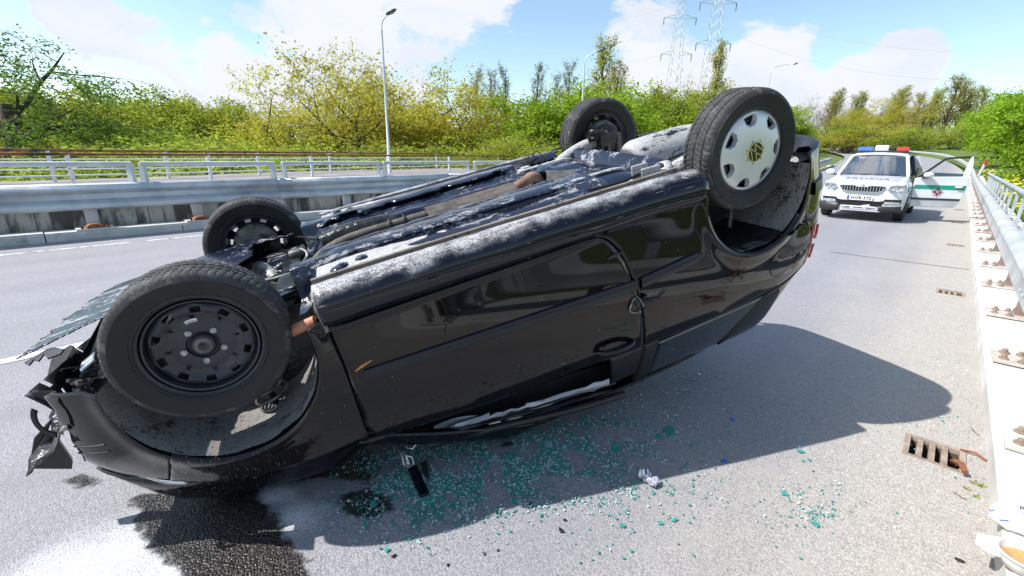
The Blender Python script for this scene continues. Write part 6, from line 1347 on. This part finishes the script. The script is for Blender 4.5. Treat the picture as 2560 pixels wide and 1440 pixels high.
    fr_ = [(.05, -.035, 1.06), (.52, -.075, 1.52), (.62, -.085, 1.545), (1.0, -.09, 1.575), (1.04, -.085, 1.52), (1.05, -.03, 1.08)]
    dp('window_frame', MB().bar(fr_[0], fr_[1], .045, .03, (0, 1, 0)).bar(fr_[1], fr_[2], .045, .03, (0, 1, 0)).bar(fr_[2], fr_[3], .045, .03, (0, 1, 0)), 'police_trim', sk_)
    dp('rear_frame', MB().prism([(1.06, -.02, 1.06), (.93, -.03, 1.10), (1.0, -.075, 1.50), (.985, -.085, 1.575), (1.06, -.085, 1.58), (1.085, -.06, 1.4)], (0, -.04, 0)), 'police_white', sk_, bevel=.008)
    dp('door_window', MB().prism([(.10, -.04, 1.08), (.98, -.04, 1.10), (.97, -.05, 1.18), (.22, -.055, 1.20)], (0, -.004, 0)), 'car_glass', sk_)
    dp('door_mirror', MB().ico((.20, .11, 1.14), .12, 2, 0, (.9, .75, .62)), 'police_white', smooth=180); dp('mirror_base', MB().bar((.12, 0, 1.07), (.20, .10, 1.07), .06, .04), 'police_trim')
    cr = dp('crest', MB().lathe([(0, .010), (.07, .010), (.075, .003)], 8, c=(.50, 0, .73), axis='y'), 'crest_red', sk_)
    for k in range(8):
        a = 2 * math.pi * k / 8; dp('crest_point', MB().prism([(.50 + .05 * math.cos(a - .3), .006, .73 + .05 * math.sin(a - .3)), (.50 + .125 * math.cos(a), .006, .73 + .125 * math.sin(a)), (.50 + .05 * math.cos(a + .3), .006, .73 + .05 * math.sin(a + .3))], (0, .006, 0)), 'crest_silver' if k % 2 else 'crest_red', cr)
    dp('crest_shield', MB().prism([(.465, .011, .765), (.535, .011, .765), (.53, .011, .72), (.50, .011, .695), (.47, .011, .72)], (0, .004, 0)), 'crest_silver', cr)
police()
# ------------------------------------------------------------------ spill, glass, loose debris
def debris():
    rnd = random.Random(11)
    # wet spill
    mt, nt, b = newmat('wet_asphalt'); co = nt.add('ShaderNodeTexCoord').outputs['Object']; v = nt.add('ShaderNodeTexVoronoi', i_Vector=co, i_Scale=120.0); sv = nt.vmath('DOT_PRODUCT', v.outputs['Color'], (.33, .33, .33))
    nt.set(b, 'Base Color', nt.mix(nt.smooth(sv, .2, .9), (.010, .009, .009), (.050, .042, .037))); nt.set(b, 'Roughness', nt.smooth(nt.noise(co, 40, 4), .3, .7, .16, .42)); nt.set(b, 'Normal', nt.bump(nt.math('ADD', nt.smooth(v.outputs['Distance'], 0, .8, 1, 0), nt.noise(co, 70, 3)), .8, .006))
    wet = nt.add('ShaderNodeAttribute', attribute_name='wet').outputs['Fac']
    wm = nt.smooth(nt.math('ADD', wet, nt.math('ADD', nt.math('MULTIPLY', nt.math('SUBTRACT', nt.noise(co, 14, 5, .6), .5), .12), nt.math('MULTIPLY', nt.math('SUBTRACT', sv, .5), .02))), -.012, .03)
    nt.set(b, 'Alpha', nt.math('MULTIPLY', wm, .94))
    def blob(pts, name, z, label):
        P = np.array([tuple(gnd(x, y))[:2] for x, y in pts]); lo, hi = P.min(0) - .08, P.max(0) + .08; st_ = .007; nx, ny = int((hi[0] - lo[0]) / st_) + 2, int((hi[1] - lo[1]) / st_) + 2
        def inside(x, y):
            x += .022 * mnoise.noise((x * 22, y * 22, 1)) + .012 * mnoise.noise((x * 45, y * 45, 5)); y += .022 * mnoise.noise((x * 22, y * 22, 7)) + .012 * mnoise.noise((x * 45, y * 45, 9)); c = False; j = len(P) - 1
            for i in range(len(P)):
                if (P[i][1] > y) != (P[j][1] > y) and x < (P[j][0] - P[i][0]) * (y - P[i][1]) / (P[j][1] - P[i][1]) + P[i][0]: c = not c
                j = i
            return c
        def edge(x, y):
            best = 9
            for i in range(len(P)):
                a_, b_ = P[i - 1], P[i]; d_ = b_ - a_; q = max(0, min(1, ((x - a_[0]) * d_[0] + (y - a_[1]) * d_[1]) / (d_ @ d_))); best = min(best, math.hypot(x - a_[0] - q * d_[0], y - a_[1] - q * d_[1]))
            return best
        st_ = .02; nx, ny = int((hi[0] - lo[0]) / st_) + 2, int((hi[1] - lo[1]) / st_) + 2
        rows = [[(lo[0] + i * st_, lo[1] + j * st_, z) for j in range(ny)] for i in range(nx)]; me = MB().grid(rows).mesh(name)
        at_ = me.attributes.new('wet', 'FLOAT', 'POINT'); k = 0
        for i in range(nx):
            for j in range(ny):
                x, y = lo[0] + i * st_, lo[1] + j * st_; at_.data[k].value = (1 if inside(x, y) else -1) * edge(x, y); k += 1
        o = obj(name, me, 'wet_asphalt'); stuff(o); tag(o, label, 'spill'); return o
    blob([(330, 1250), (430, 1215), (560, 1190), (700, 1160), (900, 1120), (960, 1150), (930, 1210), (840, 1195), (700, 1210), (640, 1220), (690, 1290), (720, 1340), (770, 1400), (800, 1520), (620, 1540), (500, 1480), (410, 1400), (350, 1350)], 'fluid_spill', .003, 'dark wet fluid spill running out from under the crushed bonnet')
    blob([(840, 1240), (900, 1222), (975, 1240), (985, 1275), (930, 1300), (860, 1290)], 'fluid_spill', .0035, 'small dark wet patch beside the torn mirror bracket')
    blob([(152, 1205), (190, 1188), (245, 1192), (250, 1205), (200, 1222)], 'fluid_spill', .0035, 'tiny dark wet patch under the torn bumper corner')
    # glass
    mt, nt, b = newmat('teal_glass'); b.inputs['Base Color'].default_value = (.07, .42, .37, 1); b.inputs['Roughness'].default_value = .08; b.inputs['Transmission Weight'].default_value = .35; b.inputs['Coat Weight'].default_value = .6
    mt, nt, b = newmat('pale_glass'); b.inputs['Base Color'].default_value = (.66, .82, .81, 1); b.inputs['Roughness'].default_value = .1; b.inputs['Transmission Weight'].default_value = .3
    def shard(mb, p, r, flat=True, th=.004):
        n = rnd.randint(4, 7); a0 = rnd.random() * 6.28; el = rnd.uniform(.45, 1); az = rnd.random() * 3.14; pts = []
        for k in range(n):
            a = a0 + 6.283 * k / n + rnd.uniform(-.25, .25); q = Vector((r * math.cos(a) * rnd.uniform(.7, 1.1), r * el * math.sin(a) * rnd.uniform(.7, 1.1), 0)); pts.append(Matrix.Rotation(az, 3, 'Z') @ q)
        tx, ty = rnd.uniform(-.25, .25), rnd.uniform(-.25, .25)
        mb.prism([p + Vector((q.x, q.y, .004 + max(0, q.x * tx + q.y * ty))) for q in pts], (0, 0, th)); return mb
    # density clusters in photo pixels: (centre, spread, count)
    CL = [((1350, 1090), (120, 40), 900), ((1250, 1170), (150, 40), 1200), ((1120, 1150), (90, 40), 800), ((1060, 1230), (90, 50), 700), ((1400, 1150), (140, 50), 500), ((1000, 1200), (60, 60), 450), ((1500, 1100), (160, 70), 300), ((1300, 1230), (160, 25), 350), ((1650, 1050), (140, 60), 140), ((1000, 1290), (110, 40), 250), ((1700, 930), (70, 40), 120), ((1780, 1250), (220, 60), 50), ((2020, 1280), (60, 28), 50), ((1900, 1220), (180, 60), 40), ((2350, 1060), (80, 40), 20), ((1550, 1330), (200, 60), 25)]
    big = []; mb = MB(); mb2 = MB()
    for (cx, cy), (sx, sy), n in CL:
        for i in range(int(n * 4.0)):
            x, y = rnd.gauss(cx, sx), rnd.gauss(cy, sy)
            if y < 905 or x < 800 or y > 1445 or (x < 960 and rnd.random() < .75 * (960 - x) / 160): continue
            p = gnd(x, y); p.z = 0.0; off = p.x * DY - p.y * DX
            cl = mnoise.noise((p.x * 7, p.y * 7, 0)) + .5 * mnoise.noise((p.x * 19, p.y * 19, 3))
            if rnd.random() > sstep(cl, -.30, .32) * .92 + .05: continue
            if off > .36: continue
            shard(mb if rnd.random() < .64 else mb2, p, rnd.choice((.002, .003, .003, .004, .005, .007)), th=rnd.uniform(.003, .005))
            if rnd.random() < .016: big.append((x, y))
    o = mb.build('glass_crumbs', 'teal_glass'); stuff(o); tag(o, 'crumbs of teal window glass strewn over the asphalt in the car shadow', 'broken glass')
    o = mb2.build('glass_crumbs', 'pale_glass'); stuff(o); tag(o, 'tiny pale glittering glass crumbs strewn over the asphalt', 'broken glass')
    rnd.shuffle(big); big = big[:150]
    for x, y in big:
        p = gnd(x, y); p.z = 0; o = shard(MB(), Vector((0, 0, 0)), rnd.uniform(.009, .020)).build('glass_shard', 'teal_glass'); o.location = p; tag(o, 'flat teal shard of window glass lying on the shaded asphalt', 'glass shard', 'larger glass shards')
    for i, ((x, y), r, l) in enumerate((((1672, 1078), .045, 'largest teal glass sheet in the car shadow, between the crumbs and a blue cap'), ((1650, 1092), .030, 'teal glass sheet overlapping the largest one'), ((1540, 1120), .028, 'teal glass sheet next to the densest crumbs'), ((1748, 937), .016, 'pale glass flake under the rear window pillar'), ((2000, 1130), .022, 'teal glass flake by the tip of the shadow'), ((1650, 1310), .016, 'single teal glass flake on the sunlit asphalt'))):
        p = gnd(x, y); p.z = 0; o = shard(MB(), Vector((0, 0, 0)), r).build('glass_shard', 'teal_glass' if i != 3 else 'pale_glass'); o.location = p; tag(o, l, 'glass shard', 'larger glass shards')
    # torn mirror bracket standing in the glass
    mat('bracket_alloy', (.45, .46, .52), (.28, .29, .35), 30, .3, metal=.7); mat('foil', (.66, .68, .74), (.45, .47, .55), 18, .28, metal=.5); mat('cap_blue', (.01, .10, .62), None, 5, .35); mat('black_bit', (.015, .014, .016), None, 9, .5); mat('paper_blue', (.62, .68, .85), None, 5, .7); mat('twig', (.16, .12, .09), None, 9, .9); mat('weed', (.16, .20, .03), (.24, .26, .05), 20, .8)
    b0 = gnd(1040, 1238); e = empty('mirror_bracket', b0); tag(e, 'torn door mirror bracket with a dark arm standing among the teal glass', 'car debris')
    def W(x, y, dz): q = gnd(x, y); d = q - CC; t = 1 - dz / CAM_H; return CC + d * t - b0
    A, B = W(1062, 1240, .012), W(1030, 1168, .03)
    MB().bar(A, B, .045, .02).build('arm', 'moulding_trim', e, bevel=.004)
    MB().prism([W(1050, 1160, .03), W(1068, 1152, .03), W(1072, 1200, .012), W(1062, 1190, .015)], (0, 0, .006)).build('glass_backing', 'black_trim', e)
    hd = MB(); ring = [W(1004, 1132, .10), W(1014, 1140, .10), W(1030, 1142, .09), W(1034, 1160, .06), W(1022, 1168, .05), W(1012, 1162, .06)]; hd.tube(ring, .006, 6, closed=True); hd.build('bracket_ring', 'bracket_alloy', e)
    MB().prism([W(1005, 1133, .095), W(1020, 1146, .085), W(1026, 1165, .05), W(1014, 1163, .055)], (0, .01, -.006)).build('bracket_plate', 'bracket_alloy', e)
    MB().tube([W(1022, 1140, .09), W(1022, 1126, .12), W(1024, 1116, .14)], .004, 5).build('cable', 'black_trim', e)
    r2 = [W(1010, 1106, .17), W(1036, 1098, .18), W(1044, 1106, .16), W(1032, 1122, .13), W(1018, 1120, .13)]; MB().tube(r2, .005, 6, closed=True).build('socket_ring', 'bracket_alloy', e); MB().prism(r2, (.004, .012, 0)).build('socket_plate', 'black_trim', e)
    for q in ([(1078, 1162), (1086, 1185), (1096, 1215)], [(1056, 1188), (1064, 1205), (1070, 1215)]): MB().tube([W(x, y, .02 if i == 0 else .004) for i, (x, y) in enumerate(q)], .0025, 4).build('wire', 'sticker_white', e)
    MB().tube([W(1040 + 6 * math.cos(a), 1226 + 8 * math.sin(a), .006) for a in np.linspace(0, 6.28, 12, endpoint=False)], .0025, 5, closed=True).build('clip', 'chrome', e)
    # crumpled foil
    def crumple(name, px, py, w, h, mt_, label, cat, z=0.0, n=12, rise=.03):
        c = gnd(px, py, z); rows = []; sd = rnd.random() * 50
        for i in range(n):
            rows.append([(w * (i / (n - 1) - .5) * (1 + .25 * mnoise.noise((i * .7, j, sd))), h * (j / (n - 1) - .5) * (1 + .3 * mnoise.noise((j * .8, i, sd))), max(.003, rise * (.6 + 1.1 * mnoise.noise((i * .55, j * .55, sd)) + .6 * mnoise.noise((i * 1.3, j * 1.3, sd))))) for j in range(n)])
        o = MB().grid(rows).build(name, mt_, smooth=28, solid=.0015); o.location = c; o.rotation_euler = (0, 0, RAD(-55)); tag(o, label, cat); return o
    crumple('foil_scrap', 1622, 1205, .10, .055, 'foil', 'crumpled silver foil scrap at the edge of the car shadow', 'litter', rise=.035)
    crumple('paper_scrap', 2415, 1182, .035, .03, 'paper_blue', 'small pale blue paper scrap beside the bent drain bar', 'litter', n=6, rise=.006)
    for (x, y), l in (((1831, 1049), 'blue plastic cap inside the car shadow'), ((1810, 1154), 'blue plastic cap on the edge of the car shadow')):
        o = MB().lathe([(0, .010), (.010, .010), (.012, .007), (.012, 0), (0, 0)], 14).build('blue_disc', 'cap_blue', smooth=40); o.location = gnd(x, y); tag(o, l, 'cap', 'blue caps')
    for x, y, s in ((1243, 1283, .9), (1325, 1262, .7), (1404, 1329, 1.0), (1412, 1302, .7), (985, 1392, .8), (1210, 1386, .6), (1245, 1378, .5), (1120, 1415, .6), (2398, 1403, 1.0), (1650, 1090, .5), (1720, 1010, .5), (2033, 1180, .4)):
        o = MB().ico((0, 0, 0), .011 * s, 1, .35, (1.4, .9, .55)).build('plastic_chip', 'black_bit'); o.location = gnd(x, y) + Vector((0, 0, .005)); o.rotation_euler = (0, 0, rnd.random() * 6); tag(o, 'small black plastic chip on the sunlit asphalt', 'car debris', 'black plastic chips')
    p = gnd(1268, 1118); o = MB().prism([(-.02, -.006, .004), (.02, .004, .006), (.012, .012, .012), (-.004, .01, .01)], (0, 0, .005)).build('plastic_splinter', 'black_bit'); o.location = p; o.scale = (1.6, 1.6, 1.6); tag(o, 'black plastic splinter lying in the densest teal glass', 'car debris')
    # grit stones and weeds by the kerb
    st = MB(); 
    for i in range(2600):
        s = rnd.uniform(1.6, 14) if i % 3 else rnd.uniform(1.6, 5); o_ = .40 - abs(rnd.gauss(0, .45)); p = RP(s, o_)
        if any(abs(s - g) < .13 and .09 < o_ < .32 for g in GRATES): continue
        r = rnd.uniform(.002, .006); a = rnd.random() * 6.28
        st.add([p + Vector((r * math.cos(a + k * 2.09), r * math.sin(a + k * 2.09), 0.0005)) for k in range(3)] + [p + Vector((0, 0, r * .9))], [(0, 1, 3), (1, 2, 3), (2, 0, 3)])
    o = st.build('grit', 'concrete_pale'); stuff(o); tag(o, 'loose grit and small stones gathered in the gutter', 'gravel')
    for i, (x, y, k) in enumerate(((2438, 1212, 1.0), (2452, 1215, .8), (2416, 1222, .7), (2440, 1242, .7))):
        w = MB(); 
        for q in range(14):
            a = rnd.random() * 6.28; d = Vector((math.cos(a), math.sin(a), 0)); s = Vector((-d.y, d.x, 0)) * .003; L = rnd.uniform(.012, .03) * k; w.add([-s, s, d * L * .6 + s + Vector((0, 0, L * .5)), d * L + Vector((0, 0, L * .35))], [(0, 1, 2), (0, 2, 3)])
        o = w.build('weed', 'weed'); o.location = gnd(x, y); tag(o, 'tiny green weed sprouting at the foot of the white kerb', 'weed', 'weeds by the drain')
    for i, q in enumerate((((2385, 1232), (2400, 1243), (2416, 1252)), ((2428, 1070), (2440, 1085), (2448, 1090)))):
        P = [gnd(*a) + Vector((0, 0, .004)) for a in q]; o = MB().tube([a - P[0] for a in P], .0022, 5).build('twig', 'twig'); o.location = P[0]; tag(o, ('dry twig below the drain grate', 'dry twig between the drain grate and shadow tip')[i], 'twig')
    # litter on the kerb: plastic bag, lid and bowl
    mat('bag_plastic', (.78, .79, .82), (.68, .70, .80), 9, .3, trans=.15); mat('lid_plastic', (.74, .75, .77), None, 6, .35); mat('bowl_plastic', (.72, .71, .68), None, 6, .3); mat('food_crust', (.36, .22, .08), (.50, .34, .14), 22, .7); mat('print_blue', (.03, .12, .55), None, 6, .4)
    c = gnd(2540, 1310, .125); bag = empty('plastic_bag', c); tag(bag, 'crumpled white plastic bag with blue print behind the food bowl', 'bag')
    rows = []
    for i in range(26):
        a = 2 * math.pi * i / 26; rows.append([Vector((.085 * k * math.cos(a) * (1 + .35 * mnoise.noise((math.cos(a) * 2, math.sin(a) * 2, h * 6))), .07 * k * math.sin(a) * (1 + .35 * mnoise.noise((math.sin(a) * 3, math.cos(a) * 2, h * 7 + 3))), h * (1 + .4 * mnoise.noise((math.cos(a) * 1.5, math.sin(a) * 1.5, 9))))) for k, h in ((.9, .002), (1.1, .02), (1.0, .045), (.75, .07), (.45, .085), (.1, .075))])
    rows.append(rows[0]); MB().grid(rows).build('bag_skin', 'bag_plastic', bag, smooth=25)
    for a0 in (2.6, 3.3, 4.1): MB().tube([Vector((.088 * math.cos(a0 + t * .5), .075 * math.sin(a0 + t * .5), .03 + .03 * t)) for t in np.linspace(0, .6, 6)], .002, 5).build('bag_print', 'print_blue', bag)
    MB().tube([Vector((-.05 + .1 * t, -.03 - .03 * math.sin(3 * t), .085 + .012 * math.sin(6 * t))) for t in np.linspace(0, 1, 10)], .0018, 5).build('bag_print', 'print_blue', bag)
    c = gnd(2548, 1420, .125); bw = empty('food_bowl', c); tag(bw, 'white plastic bowl with brown crust inside, standing on the kerb', 'bowl')
    MB().lathe([(.030, .0), (.045, .004), (.058, .03), (.066, .055), (.074, .058), (.074, .062), (.064, .060), (.055, .035), (.040, .010), (0, .008)], 30).build('bowl', 'bowl_plastic', bw, smooth=50)
    MB().lathe([(0, .040), (.02, .043), (.04, .040), (.055, .038)], 24).build('crust', 'food_crust', bw, smooth=60)
    c = gnd(2500, 1372, .13); o = MB().prism([(-.07, -.01, .0), (-.05, .05, .004), (.05, .06, .006), (.09, .01, .003), (.05, -.06, 0), (-.04, -.05, 0)], (0, 0, .006)).build('plastic_lid', 'lid_plastic', bevel=.002); o.location = c; o.rotation_euler = (0, RAD(-4), RAD(-30)); tag(o, 'flat white plastic lid overhanging the kerb beside the food bowl', 'lid')
debris()
